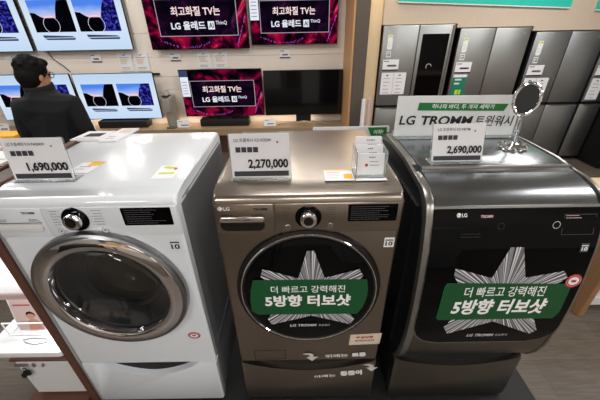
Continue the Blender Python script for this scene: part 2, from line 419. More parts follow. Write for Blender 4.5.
def lg_logo(t, mk, x, z, h, m='whiteink', white=True):
    """round face emblem and the letters LG"""
    bm = B(); R = h*.62; cx, cz = x+R, z+h/2
    poly(bm, circle(cx, cz, R, 28), mk, .0010); o = obj('emblem', bm, m, t)
    bm = B()
    ring(bm, (cx, cz), R*.68, R*.82, mk, .0016, 24, math.radians(90), math.radians(360))
    poly(bm, [(cx, cz+R*.45), (cx-R*.12, cz+R*.45), (cx-R*.12, cz-R*.38), (cx+R*.3, cz-R*.38), (cx+R*.3, cz-R*.26), (cx, cz-R*.26)], mk, .0016)
    poly(bm, circle(cx-R*.38, cz+R*.3, R*.13, 12), mk, .0016)
    obj('emblem_mark', bm, 'rimgrey' if white else 'whiteink', o)
    bm = B(); text(bm, 'LG', mk, x+2*R+h*.25, z, h*1.5, h, .0012, .02); obj('lettering', bm, m, t)
def knob(t, cx, cz, R, y=-.004):
    mk = lambda a, b, q: (cx+a, y-q, cz+b)
    obj('dial_ring', lathe(B(), [(R, -.004), (R, .004), (R*.95, .008), (R*.72, .008), (0, .006)], mk, 40), 'bglass', t)
    k = obj('knob', lathe(B(), [(R*.66, .004), (R*.66, .022), (R*.60, .030), (R*.45, .032), (0, .031)], mk, 40), 'chrome', t)
    bm = B(); poly(bm, circle(0, 0, R*.36, 28), lambda a, b, q: (cx+a, y-.0335, cz+b)); obj('knob_cap', bm, 'rimdark', k)
def iq_badge(t, mk, x, z, s, m='paper', ink='ink'):
    bm = B(); poly(bm, rect(x, x+s, z, z+s*1.2), mk, .0008); o = obj('warranty_sticker', bm, m, t)
    bm = B(); text(bm, '10', mk, x+s*.15, z+s*.2, s*.7, s*.5, .0014, .03)
    poly(bm, rect(x+s*.12, x+s*.88, z+s*.82, z+s*.95), mk, .0014)
    ring(bm, (x+s*.5, z+s*.6), s*.46, s*.49, mk, .0014, 4, PI/4, PI/4+2*PI)
    obj('lettering', bm, ink, o)
def panel_buttons(t, mk, spots, r, m='silver'):
    for x, z in spots:
        bm = B(); lathe(bm, [(r, -.002), (r, .003), (r*.85, .0045), (0, .0045)], lambda a, b, q: mk(x+a, z+b, q), 24); b_ = obj('button', bm, m, t)
        bm = B(); ring(bm, (x, z), r*.88, r*1.0, mk, .0052, 24); poly(bm, rect(x-r*.3, x+r*.1, z-r*.35, z+r*.35), mk, .0055); poly(bm, rect(x+r*.2, x+r*.35, z-r*.35, z+r*.35), mk, .0055)
        obj('button_mark', bm, 'inkgrey', b_)
FRONT = lambda y: (lambda a, b, t=0: (a, y-t, b))

# --- left: white machine
LX = -.835; HW = .352
wl = washer_base(LX, HW, 'white front-loading washing machine with chrome porthole door, leftmost of three', 'white', 'white', .098, .26, hole=(-.842, .915, .262))
P0 = FRONT(-.0045)
def control_panel(t, cx, hw, m, sepx):
    # the fascia: two plates with a joint, hugging the rounded front edge
    for a, b_, nm in ((cx-hw+.004, sepx-.0012, 'detergent_drawer'), (sepx+.0012, cx+hw-.004, 'control_panel')):
        bm = B(); box(bm, a, b_, -.005, .02, 1.206, 1.336, .004, 2); yield obj(nm, bm, m, t)
dd, cp = control_panel(wl, LX, HW, 'white', -.988)
mk = FRONT(-.0052)
bm = B(); prism(bm, rect(-1.168, -1.003, 1.234, 1.27, .015), lambda a, b, q: mk(a, b, q), -.001, .006, .003); obj('drawer_handle', bm, 'whiteplastic', dd)
bm = B(); poly(bm, rect(-1.18, -1.0, 1.272, 1.2755), mk, .0012); obj('handle_slot', bm, 'black', dd)
bm = B(); text(bm, 'TROMM', mk, -1.062, 1.312, .052, .011, .0012, .03); obj('lettering', bm, 'inkgrey', dd)
bm = B(); printed_lines(bm, mk, -1.165, -1.11, 1.281, 1.288, 2, .003, 3); obj('drawer_print', bm, 'inkgrey', dd)
bm = B(); printed_lines(bm, mk, -1.045, -1.004, 1.281, 1.287, 2, .003, 4); obj('drawer_print', bm, 'inkgrey', dd)
knob(cp, -.87, 1.286, .050)
bm = B(); printed_lines(bm, mk, -.955, -.928, 1.262, 1.322, 6, .0025, 5); printed_lines(bm, mk, -.805, -.765, 1.262, 1.322, 6, .0025, 6, -1)
for i in range(6):
    z = 1.2625+.012*i
    poly(bm, rect(-.926, -.918, z, z+.0006), mk, .0012); poly(bm, rect(-.815, -.807, z, z+.0006), mk, .0012)
obj('program_list', bm, 'inkgrey', cp)
panel_buttons(cp, mk, ((-.938, 1.238), (-.772, 1.238)), .0125, 'white')
bm = B(); prism(bm, rect(-.692, -.508, 1.255, 1.332, .003), lambda a, b, q: mk(a, b, q), -.002, .0015, .001, 1); dsp = obj('display', bm, 'bglass', cp)
bm = B(); printed_lines(bm, FRONT(-.0068), -.68, -.52, 1.265, 1.322, 7, .002, 9); obj('display_print', bm, 'inkgrey', dsp)
iq_badge(wl, FRONT(-.0003), -.552, 1.125, .048, 'white')
# porthole door of the white machine
DC = (-.842, .915)
dk = lambda a, b, q: (DC[0]+a, -q, DC[1]+b)
door = obj('door', lathe(B(), [(.320, -.002), (.320, .018), (.316, .030), (.308, .035), (.300, .032)], dk, 80), 'rimgrey', wl)
obj('chrome_ring', lathe(B(), [(.301, .032), (.299, .036), (.275, .0435), (.264, .0445), (.250, .040), (.246, .036), (.244, .024), (.243, -.03)], dk, 80), 'chrome', door)
obj('gasket', lathe(B(), [(.245, -.012), (.236, -.035), (.212, -.06), (.188, -.066), (.182, -.075), (.162, -.078), (.158, -.09)], dk, 64), 'gasket', wl)
bm = B(); lathe(bm, [(.16, -.085), (.155, -.17), (.10, -.185), (0, -.19)], dk, 64); obj('drum', bm, 'drum', wl)
bm = B(); lathe(bm, [(.242, -.006), (.234, -.004), (.20, -.025), (.15, -.05), (.08, -.066), (0, -.07)], dk, 64)
M['bowl'] = mat('bowl_glass', (112, 115, 117), .02, 0, 0, trans=.97, ior=1.25, coat=1)
obj('glass_bowl', bm, 'bowl', door)
bm = B(); poly(bm, circle(-.556, .600, .030, 36, .024), FRONT(0), .0012); rs = obj('round_sticker', bm, 'red', wl)
bm = B(); poly(bm, circle(-.556, .600, .019, 30, .014), FRONT(0), .0018); ring(bm, (-.556, .6), .0225, .0235, FRONT(0), .0018, 40, rz=.8); obj('sticker_print', bm, 'paper', rs)
bm = B(); poly(bm, rect(-.565, -.547, .596, .606, .003), FRONT(0), .0022); obj('sticker_mark', bm, 'red', rs)
bm = B(); ring(bm, (-1.06, .432), .0695, .071, lambda a, b, q: (a, -.0012, .42+(b-.432)*.35+.01), 0, 4, PI/4, PI/4+2*PI); obj('filter_cover', bm, 'whiteplastic', wl)
# top sticker, side vent
bm = B(); poly(bm, [(-.625, .135), (-.535, .135), (-.535, .262), (-.625, .262)], XY, TOP+.0008); lb = obj('energy_label', bm, 'paper', wl)
bm = B()
for q in (((-.61, .178), (-.545, .178), (-.545, .192), (-.61, .192)), ((-.615, .24), (-.575, .225), (-.575, .25), (-.6, .255)), ((-.575, .225), (-.555, .235), (-.56, .25), (-.575, .25))): poly(bm, q, XY, TOP+.0014)
obj('label_print', bm, 'lime', lb)
bm = B(); poly(bm, [(-.557, .215), (-.546, .225), (-.55, .24), (-.56, .235)], XY, TOP+.0015); obj('label_mark', bm, 'red', lb)
bm = B(); kk = lambda a, b, q: (-.835+HW+.001+q, a, b)
for i in range(4):
    for j in range(3): poly(bm, rect(.10+j*.014, .11+j*.014, 1.30+i*.011, 1.308+i*.011), kk)
obj('side_vent', bm, 'sidegrey', wl)
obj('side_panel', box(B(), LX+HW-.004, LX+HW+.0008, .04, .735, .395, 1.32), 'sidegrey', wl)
bm = B(); box(bm, LX+HW-.001, LX+HW+.003, .06, .70, 1.335, 1.338); obj('side_groove', bm, 'sidegrey', wl)
bm = B(); box(bm, LX+HW-.001, LX+HW+.003, .06, .70, .45, .453); obj('side_groove', bm, 'sidegrey', wl)

# star-burst sticker with green banner
def star_pts(tips, c, inner):
    pts = []
    n = len(tips)
    for i, (a, b_) in enumerate(tips):
        pts += [a, b_]
        nx = tips[(i+1) % n][0]
        m_ = Vector(((b_[0]+nx[0])/2-c[0], (b_[1]+nx[1])/2-c[1])).normalized()*inner
        pts.append((c[0]+m_.x, c[1]+m_.y))
    return pts

# --- middle: silver machine
wm = washer_base(0, .352, 'brushed silver washing machine with black porthole and green banner, middle of three', 'steel', 'steel', .075, 0)
dd, cp = control_panel(wm, 0, .352, 'steel', -.128)
bm = B(); prism(bm, rect(-.333, -.165, 1.222, 1.272, .022), lambda a, b, q: mk(a, b, q), -.004, .004, .003); obj('drawer_handle', bm, 'rimdark', dd)
bm = B(); prism(bm, rect(-.333, -.165, 1.264, 1.279, .006), lambda a, b, q: mk(a, b, q), -.002, .007, .003); obj('handle_lip', bm, 'chrome', dd)
lg_logo(dd, mk, -.335, 1.313, .015)
bm = B(); text(bm, 'TROMM', mk, -.203, 1.311, .052, .011, .0012, .03); obj('lettering', bm, 'ink', dd)
bm = B(); printed_lines(bm, mk, -.325, -.26, 1.283, 1.291, 2, .003, 3); obj('drawer_print', bm, 'ink', dd)
bm = B(); printed_lines(bm, mk, -.21, -.16, 1.283, 1.29, 2, .003, 4); obj('drawer_print', bm, 'ink', dd)
knob(cp, .0, 1.278, .050)
bm = B(); printed_lines(bm, mk, -.095, -.065, 1.255, 1.318, 7, .0025, 15); printed_lines(bm, mk, .066, .10, 1.255, 1.318, 7, .0025, 16, -1); obj('program_list', bm, 'inkgrey', cp)
panel_buttons(cp, mk, ((-.078, 1.233), (.083, 1.236)), .0125)
bm = B(); prism(bm, rect(.148, .331, 1.256, 1.330, .003), lambda a, b, q: mk(a, b, q), -.002, .0015, .001, 1); dsp = obj('display', bm, 'bglass', cp)
bm = B(); printed_lines(bm, FRONT(-.0068), .158, .32, 1.265, 1.32, 7, .002, 19); obj('display_print', bm, 'inkgrey', dsp)
iq_badge(wm, FRONT(0), .300, 1.125, .040)
def mid_door():
    c = (0.0, .918); R = .306
    k = lambda a, b, q: (c[0]+a, -q+b*.075, c[1]+b)
    d = obj('door', lathe(B(), [(R, -.03), (R, .022), (R-.006, .032), (R-.03, .038), (R-.034, .036)], k, 80), 'rimdark', wm)
    obj('chrome_trim', lathe(B(), [(R-.018, .036), (R-.020, .0395), (R-.024, .0395), (R-.026, .036)], k, 80), 'chrome', d)
    obj('door_glass', lathe(B(), [(R-.033, .030), (R-.036, .038), (R-.08, .044), (R-.2, .047), (0, .048)], k, 80), 'dglass', d)
    sk = lambda a, b, q=0: (a, -(.051+q)+(b-c[1])*.075, b)
    tips = [((-.007, 1.140), (.021, 1.140)), ((.204, 1.047), (.222, 1.013)), ((.198, .775), (.182, .745)), ((-.164, .750), (-.182, .785)), ((-.196, 1.018), (-.186, 1.056))]
    st = obj('star_sticker', poly(B(), star_pts(tips, (.012, .91), .11), sk, 0), 'star', d, origin=(.012, -.05, .91))
    ban = rect(-.222, .225, .790, .985, .012)
    ban = [(-.246, .832), (-.22, .812), (.209, .808), (.232, .85), (.244, .90), (.246, .945), (.238, .998), (-.228, 1.002), (-.242, .95), (-.248, .89)]
    bn = obj('banner_sticker', poly(B(), ban, sk, .0015), 'bangreen', d)
    bm = B(); text(bm, '더 빠르고 강력해진', sk, -.158, .932, .308, .038, .003, .008); obj('banner_lettering', bm, 'whiteink', bn)
    bm = B(); text(bm, '5방향 터보샷', sk, -.186, .857, .362, .064, .003, .035); obj('banner_lettering', bm, 'whiteink', bn)
    bm = B(); text(bm, 'LG TROMM', sk, -.085, .739, .118, .014, .003, .03, .15); obj('door_lettering', bm, 'silverink', d)
    bm = B(); text(bm, '트윈워시', sk, .042, .739, .05, .012, .003, .0, .15); obj('door_lettering', bm, 'silverink', d)
mid_door()
F0 = FRONT(0)
bm = B(); poly(bm, [(.200, .505), (.352, .512), (.356, .595), (.203, .585)], F0, .001); ws = obj('notice_sticker', bm, 'cream', wm)
fr = lambda a, b, t=0: F0(a, b+(a-.2)*.05, t)
bm = B(); text(bm, '무상보증', fr, .232, .553, .085, .018, .002, .03); obj('sticker_red_lettering', bm, 'red', ws)
bm = B(); text(bm, '인버터모터', fr, .228, .528, .095, .016, .002, .02); ring(bm, (.275, .543), .1, .1008, lambda a, b, t=0: fr(.275+(a-.275)*.98, .545+(b-.543)*.5, t), .0018, 4, PI/4, PI/4+2*PI); obj('sticker_lettering', bm, 'inkgrey', ws)
bm = B(); 
for q in (rect(-.277, -.118, .40, .402), rect(-.277, -.118, .472, .474), rect(-.277, -.275, .40, .474), rect(-.12, -.118, .40, .474)): poly(bm, q, F0, .0012)
obj('filter_cover', bm, 'rimdark', wm)
def arrow_sticker(t, cx, cz, s, fl):
    pts = [(-.9, .55), (-.2, .75), (.35, .55), (.45, .05), (.95, .05), (.25, -.75), (-.45, .02), (-.05, .02), (-.15, .35)]
    bm = B(); poly(bm, [(cx+fl*a*s, cz+b_*s) for a, b_ in pts], F0, .0058); obj('arrow_sticker', bm, 'silverink', t)
arrow_sticker(wm, .006, .42, .045, 1); arrow_sticker(wm, .322, .32, .045, 1)
for q in (('위에는', .084, .410, .116, .029, .015, .06), ('트롬', .220, .416, .072, .033, .06, .06), ('아래는', .030, .232, .114, .026, .015, .10), ('통돌이', .168, .248, .118, .044, .06, .10)):
    fr = lambda a, b, t=0: F0(a, b+(a-q[1])*q[6], t)
    bm = B(); text(bm, q[0], fr, q[1], q[2], q[3], q[4], .0062, q[5], -.1); obj('slogan_lettering', bm, 'whiteink', wm)

# --- right: black machine with a curved glass front
def right_washer():
    x0, x1 = .44, 1.115
    t = thing('washing_machine', ((x0+x1)/2, .35, PZ), 'black washing machine with curved glass front under the tall sign, rightmost of three', 'washing machine')
    def prof(off=0, z_low=.395):
        front = [(.02, z_low), (-.012, .44), (-.042, .50), (-.062, .58), (-.070, .70), (-.066, .85), (-.055, 1.0), (-.036, 1.14), (-.010, 1.25), (.012, 1.302), (.035, 1.325), (.075, 1.343), (.13, 1.357), (.19, 1.365)]
        return [(y-off*(1 if z < 1.33 else .3), z+off*(1 if 1.28 < z < 1.36 else 0)) for y, z in front]
    f = prof()
    pts = f + [(.2, 1.372), (.70, 1.372), (.74, 1.35), (.74, .395)]
    bm = B(); prism(bm, pts, YZ, x0+.012, x1-.012, 0); obj('body', bm, 'sideblack', t)
    # top plate: polished rear panel, lip, brushed slope in front
    bm = B(); box(bm, x0+.035, x1-.03, .205, .70, 1.370, 1.380, .003); obj('top_panel', bm, 'steeldarktop', t)
    bm = B(); box(bm, x0+.035, x1-.03, .188, .206, 1.366, 1.384, .004); obj('top_lip', bm, 'silver', t)
    sl = f[9:]; bm = B()
    prism(bm, [(y, z+.004) for y, z in sl]+[(y, z-.003) for y, z in reversed(sl)], YZ, x0+.035, x1-.03); obj('front_slope', bm, 'steeldarktop', t)
    # silver side rims following the profile
    rp = prof(.008)+[(.3, 1.378), (.5, 1.378), (.66, 1.374), (.735, 1.345)]
    for xa, xb, nm in ((x0, x0+.032, 'side_rim'), (x1-.013, x1, 'side_rim')):
        bm = B(); prism(bm, rp+[(.70, 1.33)]+[(y+.03, z-.02) for y, z in reversed(rp[:-2])], YZ, xa, xb, .007 if xa == x0 else .004, 2); obj(nm, bm, 'silver' if xa == x0 else 'silver', t)
    bm = B(); box(bm, x0-.002, x0+.012, .09, .72, .41, 1.26); obj('side_panel', bm, 'sideblack', t)
    # lower steel front and glass door
    fl = [p for p in f if p[1] < 1.30]
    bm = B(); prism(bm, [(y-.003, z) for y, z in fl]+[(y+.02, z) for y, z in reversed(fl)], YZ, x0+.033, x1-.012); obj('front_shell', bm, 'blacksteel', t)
    def ysurf(z):
        for (ya, za), (yb, zb) in zip(f, f[1:]):
            if za <= z <= zb: return ya+(yb-ya)*(z-za)/(zb-za)
        return f[-1][0]
    gk = lambda a, b, q=0: (a, ysurf(b)-.004-q, b)
    def sheet(x_a, x_b, za, zb, r, q0, q1):
        bm = B(); nx, nz = 24, 40
        rows = []
        for j in range(nz+1):
            v = j/nz; z = za+(zb-za)*v; ins = 0
            if z-za < r: ins = r-math.sqrt(max(0, r*r-(r-(z-za))**2))
            rows.append([bm.verts.new(gk(x_a+ins+(x_b-x_a-2*ins)*i/nx, z, q1)) for i in range(nx+1)])
        for j in range(nz):
            for i in range(nx): bm.faces.new((rows[j][i], rows[j][i+1], rows[j+1][i+1], rows[j+1][i]))
        bd = [e for e in bm.edges if e.is_boundary]
        ex = bmesh.ops.extrude_edge_only(bm, edges=bd)
        for v in ex['geom']:
            if isinstance(v, bmesh.types.BMVert): v.co.y += q1-q0
        return bm
    d = obj('door_frame', sheet(x0+.020, x1-.008, .612, 1.303, .125, -.004, .004), 'silver', t)
    obj('door_glass', sheet(x0+.027, x1-.013, .624, 1.298, .115, 0, .008), 'bglass', d)
    gk2 = lambda a, b, q=0: gk(a, b, .0095+q)
    lg_logo(d, gk2, .552, 1.272, .013)
    def patch(pts, q):                                    # printed film that follows the curved glass
        bm = B(); zs_ = sorted({p[1] for p in pts}); lo, hi = zs_[0], zs_[-1]
        def xr(z):
            xs = []
            for (xa, za), (xb, zb) in zip(pts, pts[1:]+pts[:1]):
                if abs(za-zb) < 1e-9:
                    if abs(z-za) < 1e-6: xs += [xa, xb]
                elif min(za, zb)-1e-9 <= z <= max(za, zb)+1e-9: xs.append(xa+(xb-xa)*(z-za)/(zb-za))
            return min(xs), max(xs)
        pr = None
        for i in range(15):
            z = lo+(hi-lo)*i/14; a, b_ = xr(z); row = [bm.verts.new(gk2(a, z, q)), bm.verts.new(gk2(b_, z, q))]
            if pr: bm.faces.new((pr[0], pr[1], row[1], row[0]))
            pr = row
        return bm
    # star: fan of thin slices so it hugs the glass
    c = (.797, .90); tips = [((.775, 1.151), (.825, 1.151)), ((1.012, 1.040), (1.034, 1.010)), ((1.010, .708), (.985, .684)), ((.615, .694), (.592, .738)), ((.578, 1.024), (.578, 1.060))]
    sp = star_pts(tips, c, .13)
    bm = B()
    for (a, b_) in zip(sp, sp[1:]+sp[:1]):
        pr = None
        for i in range(9):
            k = 1-i/8
            row = [bm.verts.new(gk2(c[0]+(p[0]-c[0])*k, c[1]+(p[1]-c[1])*k, .0004)) for p in (a, b_)] if k > 0 else [bm.verts.new(gk2(c[0], c[1], .0004))]
            if pr: bm.faces.new(pr+list(reversed(row)))
            pr = row
    obj('star_sticker', bm, 'star', d, origin=(c[0], -.08, c[1]))
    bn = obj('banner_sticker', patch([(.556, .785), (1.050, .785), (1.066, .82), (1.064, .985), (.556, .992), (.548, .97), (.545, .80)], .0016), 'bangreen', d)
    bm = B(); text(bm, '더 빠르고 강력해진', gk2, .636, .916, .330, .054, .003, .010); obj('banner_lettering', bm, 'whiteink', bn)
    bm = B(); text(bm, '5방향 터보샷', gk2, .600, .818, .395, .086, .003, .035, .1)
    obj('banner_lettering', bm, 'whiteink', bn)
    bm = B(); text(bm, 'LG TROMM', gk2, .705, .672, .120, .020, .002, .03, .2); obj('door_lettering', bm, 'silverink', d)
    bm = B(); text(bm, '트윈워시', gk2, .832, .673, .055, .017, .002, .0, .15); obj('door_lettering', bm, 'silverink', d)
    bm = B(); text(bm, 'TROMM', gk2, .642, 1.268, .046, .010, .001, .03, .1); printed_lines(bm, gk2, .96, 1.04, 1.262, 1.27, 2, .002, 31); obj('door_print', bm, 'boxpink', d)
    bm = B(); ring(bm, (.722, 1.236), .0115, .013, gk2, 0, 28); obj('touch_button', bm, 'bar', d)
    bm = B(); ring(bm, (.93, 1.237), .0125, .0145, gk2, 0, 28); obj('touch_button', bm, 'silverink', d)
    bm = B()
    for q in (rect(.955, 1.075, 1.198, 1.199), rect(.955, .956, 1.198, 1.275), rect(1.074, 1.075, 1.198, 1.275), rect(.955, 1.075, 1.274, 1.275)): poly(bm, q, gk2)
    obj('touch_print', bm, 'inkgrey', d)
    bm = B(); printed_lines(bm, gk2, .575, .66, 1.195, 1.207, 2, .002, 33); obj('door_print', bm, 'bar', d)
    iq_badge(d, gk2, 1.042, 1.125, .032, 'bar', 'whiteink')
    bm = B(); poly(bm, circle(1.063, .992, .033, 36, .034), gk2, .002); rs = obj('round_sticker', bm, 'red', d)
    bm = B(); poly(bm, circle(1.063, .992, .021, 30, .020), gk2, .0026); ring(bm, (1.063, .992), .0265, .0275, gk2, .0026, 40); obj('sticker_print', bm, 'paper', rs)
    bm = B(); poly(bm, rect(1.053, 1.073, .986, .998, .004), gk2, .003); obj('sticker_mark', bm, 'red', rs)
    # pedestal
    cx, hw = (x0+x1)/2, (x1-x0)/2-.006
    obj('pedestal', box(B(), cx-hw+.012, cx+hw-.012, .05, .73, PZ, .392, .01), 'sideblack', t)
    obj('handle_recess', box(B(), cx-hw+.03, cx+hw-.03, .026, .055, .28, .392), 'darkgap', t)
    top = smile(cx, hw, .388, .065, 0)
    pts = [(cx-hw+.01, PZ+.01), (cx+hw-.01, PZ+.01), (cx+hw, PZ+.03)]+list(reversed(top))+[(cx-hw, PZ+.03)]
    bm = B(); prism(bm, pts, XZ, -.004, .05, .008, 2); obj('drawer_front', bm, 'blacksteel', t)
right_washer()

# ---------------------------------------------------------------- things standing on the machines
def price_card(x0, x1, y, zt, price, model, label, lean=.10, skew=0):
    wd = x1-x0; ht = zt-TOP
    t = thing('price_card', ((x0+x1)/2, y, TOP), label, 'price card')
    fr = frame((x0, y, TOP+.004), (1, 0, 0), (skew, lean, 1))
    bm = B(); prism(bm, rect(0, wd, .006, ht), fr, 0, .0015); obj('card', bm, 'paper', t)
    bm = B(); prism(bm, rect(-.005, wd+.005, 0, ht*1.0), fr, -.003, -.0005); box(bm, x0-.005, x1+.005, y-.012, y+.05, TOP+.0005, TOP+.0035, .001, 1); obj('acrylic_stand', bm, 'acrylic', t)
    bm = B(); poly(bm, rect(wd*.035, wd*.975, .010, .010+ht*.12), fr, .0030); obj('footer_bar', bm, 'bar', t)
    bm = B(); text(bm, price, fr, wd*.29, ht*.215, wd*.68, ht*.235, .005, .034); obj('price_lettering', bm, 'ink', t)
    bm = B(); text(bm, model, fr, wd*.08, ht*.82, wd*.62, ht*.085, .003, .004); printed_lines(bm, fr, wd*.09, wd*.32, ht*.755, ht*.77, 1, ht*.025, 4); printed_lines(bm, fr, wd*.1, wd*.33, ht*.45, ht*.46, 1, ht*.035, 6); printed_lines(bm, fr, wd*.82, wd*.95, ht*.80, ht*.80, 1, ht*.03, 8); obj('card_lettering', bm, 'ink', t)
    for i in range(4):
        bm = B(); a = wd*(.095+.098*i); poly(bm, rect(a, a+wd*.083, ht*.60, ht*.715), fr, .003); ic = obj('feature_icon', bm, 'bar', t)
        bm = B(); printed_lines(bm, fr, a+wd*.012, a+wd*.07, ht*.635, ht*.67, 2, ht*.015, 20+i)
        for v in bm.verts: v.co.y -= .0006
        obj('icon_print', bm, 'silverink', ic)
    bm = B(); poly(bm, circle(wd*.80, ht*.815, ht*.022, 16), fr, .003); obj('card_dot', bm, 'red', t)
price_card(-1.150, -.918, .13, 1.550, '1,690,000', 'LG 트롬세탁기 F17WDAW', 'white price card reading 1,690,000 on the white washing machine')
price_card(-.290, -.066, .115, 1.556, '2,270,000', 'LG 트롬워시 F21VDSW', 'white price card reading 2,270,000 on the middle silver washing machine')
price_card(.527, .738, .235, 1.542, '2,690,000', 'LG 트윈워시 F21VBTM', 'white price card reading 2,690,000 on the black washing machine', .14, -.06)

# tall white sign on the black machine
t = thing('standing_sign', (.76, .58, TOP), 'wide white sign with green strip standing on the black washing machine', 'sign')
fr = frame((.46, .58, TOP+.0065), (1, 0, -.008), (.0, .04, 1))
W_, H_ = .615, .200
bm = B(); prism(bm, rect(0, W_, 0, H_, .008), fr, -.004, 0); obj('sign_board', bm, 'signwhite', t)
bm = B(); poly(bm, [(.104, .130), (.538, .124), (.553, .158), (.108, .168)], fr, .001); gs = obj('green_strip', bm, 'green', t)
frs = lambda a, b, q=0: fr(a, b-a*.015, q)
bm = B(); text(bm, '하나의 바디, 두 개의 세탁기', frs, .175, .140, .310, .024, .002, .012, .15); obj('strip_lettering', bm, 'whiteink', gs)
bm = B(); text(bm, 'LG', frs, .020, .060, .082, .046, .002, .02, .12); obj('sign_lettering', bm, 'ink', t)
bm = B(); text(bm, 'TROMM', frs, .130, .060, .262, .046, .002, .03, .12); obj('sign_lettering', bm, 'ink', t)
bm = B(); text(bm, '트윈워시', frs, .405, .056, .195, .054, .002, .012, .12); obj('sign_lettering', bm, 'ink', t)
bm = B(); box(bm, .46, 1.075, .54, .64, TOP+.0005, TOP+.004, .001, 1); obj('sign_foot', bm, 'acrylic', t)

# round chrome vanity mirror
t = thing('round_mirror', (1.0, .40, TOP), 'round chrome mirror on an ornate stand on the black washing machine', 'mirror')
mc = Vector((.962, .40, 1.603)); mu = Vector((.92, -.38, 0)).normalized(); mv = Vector((.06, .1, 1)).normalized()
mf = frame(mc, mu, mv)
rr = lambda k: [mf((.048*math.cos(a)), .066*math.sin(a), 0) for a in [2*PI*i/40 for i in range(40)]]
bm = B(); tube(bm, rr(0), .0075, 10, True); obj('mirror_frame', bm, 'chrome', t)
bm = B(); prism(bm, circle(0, 0, .047, 40, .065), mf, -.003, .002)
M['mirror'] = mat('mirror_glass', (66, 68, 70), .03, 1, 0)
obj('mirror_glass', bm, 'mirror', t)
bm = B()
for i in range(20):
    a = 2*PI*i/20; p = Vector(mf(.053*math.cos(a), .071*math.sin(a), 0)); bmesh.ops.create_icosphere(bm, subdivisions=1, radius=.0035, matrix=Matrix.Translation(p))
obj('bead_trim', bm, 'chrome', t)
b0 = Vector((.972, .40, TOP+.02)); b1 = Vector(mf(0, -.070, 0))
bm = B(); tube(bm, [b0, b0.lerp(b1, .25), b0.lerp(b1, .5), b0.lerp(b1, .75), b1], [.014, .008, .012, .008, .010], 12); obj('stem', bm, 'chrome', t)
bm = B(); lathe(bm, [(0, 0), (.060, 0), (.062, .006), (.050, .012), (.035, .016), (.020, .022), (.012, .03), (0, .032)], lambda a, b, q: (.972+a, .40+b*.8, TOP+.001+q), 32)
for i in range(10):
    a = 2*PI*i/10; bmesh.ops.create_icosphere(bm, subdivisions=1, radius=.010, matrix=Matrix.Translation((.972+.058*math.cos(a), .40+.046*math.sin(a), TOP+.011)))
obj('mirror_base', bm, 'chrome', t)

# card holder and leaflets on the silver machine
t = thing('card_holder', (.245, .15, TOP), 'clear holder with three tiers of white cards on the silver washing machine', 'card holder')
bm = B(); box(bm, .185, .302, .10, .21, TOP+.0045, TOP+.008, .001, 1); box(bm, .185, .188, .10, .21, TOP+.005, TOP+.11); box(bm, .299, .302, .10, .21, TOP+.005, TOP+.11); obj('acrylic_stand', bm, 'acrylic', t)
for i in range(3):
    y = .115+.035*i; zb = TOP+.012+.022*i; fr = frame((.192, y, zb), (1, 0, 0), (0, .18, 1))
    bm = B(); prism(bm, rect(0, .104, 0, .082, .002), fr, -.006, 0); cd_ = obj('card_stack', bm, 'paper', t)
    bm = B(); poly(bm, circle(.036, .038, .006, 14), fr, .001); obj('card_dot', bm, 'red', cd_)
    bm = B(); printed_lines(bm, fr, .05, .09, .036, .05, 2, .0025, 40+i); printed_lines(bm, fr, .045, .075, .066, .066, 1, .004, 44+i); obj('card_print', bm, 'inkgrey', cd_)
def leaflet(x0, x1, y0, y1, label, group=None, bits=(), th=.002, z=TOP, name='leaflet', sk=0):
    t = thing(name, ((x0+x1)/2, (y0+y1)/2, z), label, 'leaflet')
    pts = [(x0, y0), (x1, y0), (x1+sk, y1), (x0+sk, y1)]
    bm = B(); prism(bm, pts, XY, z+.0006, z+.0006+th); obj('sheet', bm, 'paper', t)
    for m, q in bits:
        bm = B(); poly(bm, [(x0+(x1-x0)*a+sk*b_, y0+(y1-y0)*b_) for a, b_ in q], XY, z+th+.0014); obj('print', bm, m, t)
    return t
def pl(x0, x1, y0, y1): return [(x0, y0), (x1, y0), (x1, y1), (x0, y1)]
lines = [('inkgrey', pl(.08, .55, .72, .75)), ('inkgrey', pl(.08, .5, .55, .57)), ('inkgrey', pl(.08, .52, .38, .40)), ('inkgrey', pl(.08, .45, .2, .22))]
leaflet(.068, .182, .088, .186, 'white leaflet with an orange block beside the card holder on the silver machine', bits=lines+[('orange', pl(.02, .98, .9, .97)), ('orange', pl(.66, .96, .15, .55))])
leaflet(.186, .305, .084, .180, 'white leaflet with green heading under the three-tier card holder', bits=[('lime', pl(.25, .6, .55, .72)), ('red', pl(.72, .82, .6, .75)), ('inkgrey', pl(.1, .45, .3, .34)), ('inkgrey', pl(.5, .9, .18, .22))])
leaflet(-1.01, -.915, .20, .318, 'small white leaflet with yellow corner beside the 1,690,000 price card', bits=[('orange', pl(.45, 1, .62, .95)), ('orange', pl(0, 1, .93, 1)), ('inkgrey', pl(.2, .7, .5, .54)), ('inkgrey', pl(.2, .6, .3, .33))], sk=.02)
leaflet(-1.235, -1.085, .60, .74, 'white brochure pile with dark photograph at the rear of the white machine', th=.012, name='brochure_pile', bits=[('ink', pl(.25, .85, .3, .72)), ('inkgrey', pl(.1, .8, .1, .13))], sk=.02)
leaflet(-1.082, -.985, .58, .79, 'plain white brochure pile at rear of white machine, right of the dark-photo pile', th=.010, name='brochure_pile', bits=[('inkgrey', pl(.2, .7, .15, .17)), ('inkgrey', pl(.2, .6, .3, .32)), ('cream', pl(.3, .9, .6, .9))], sk=.03)

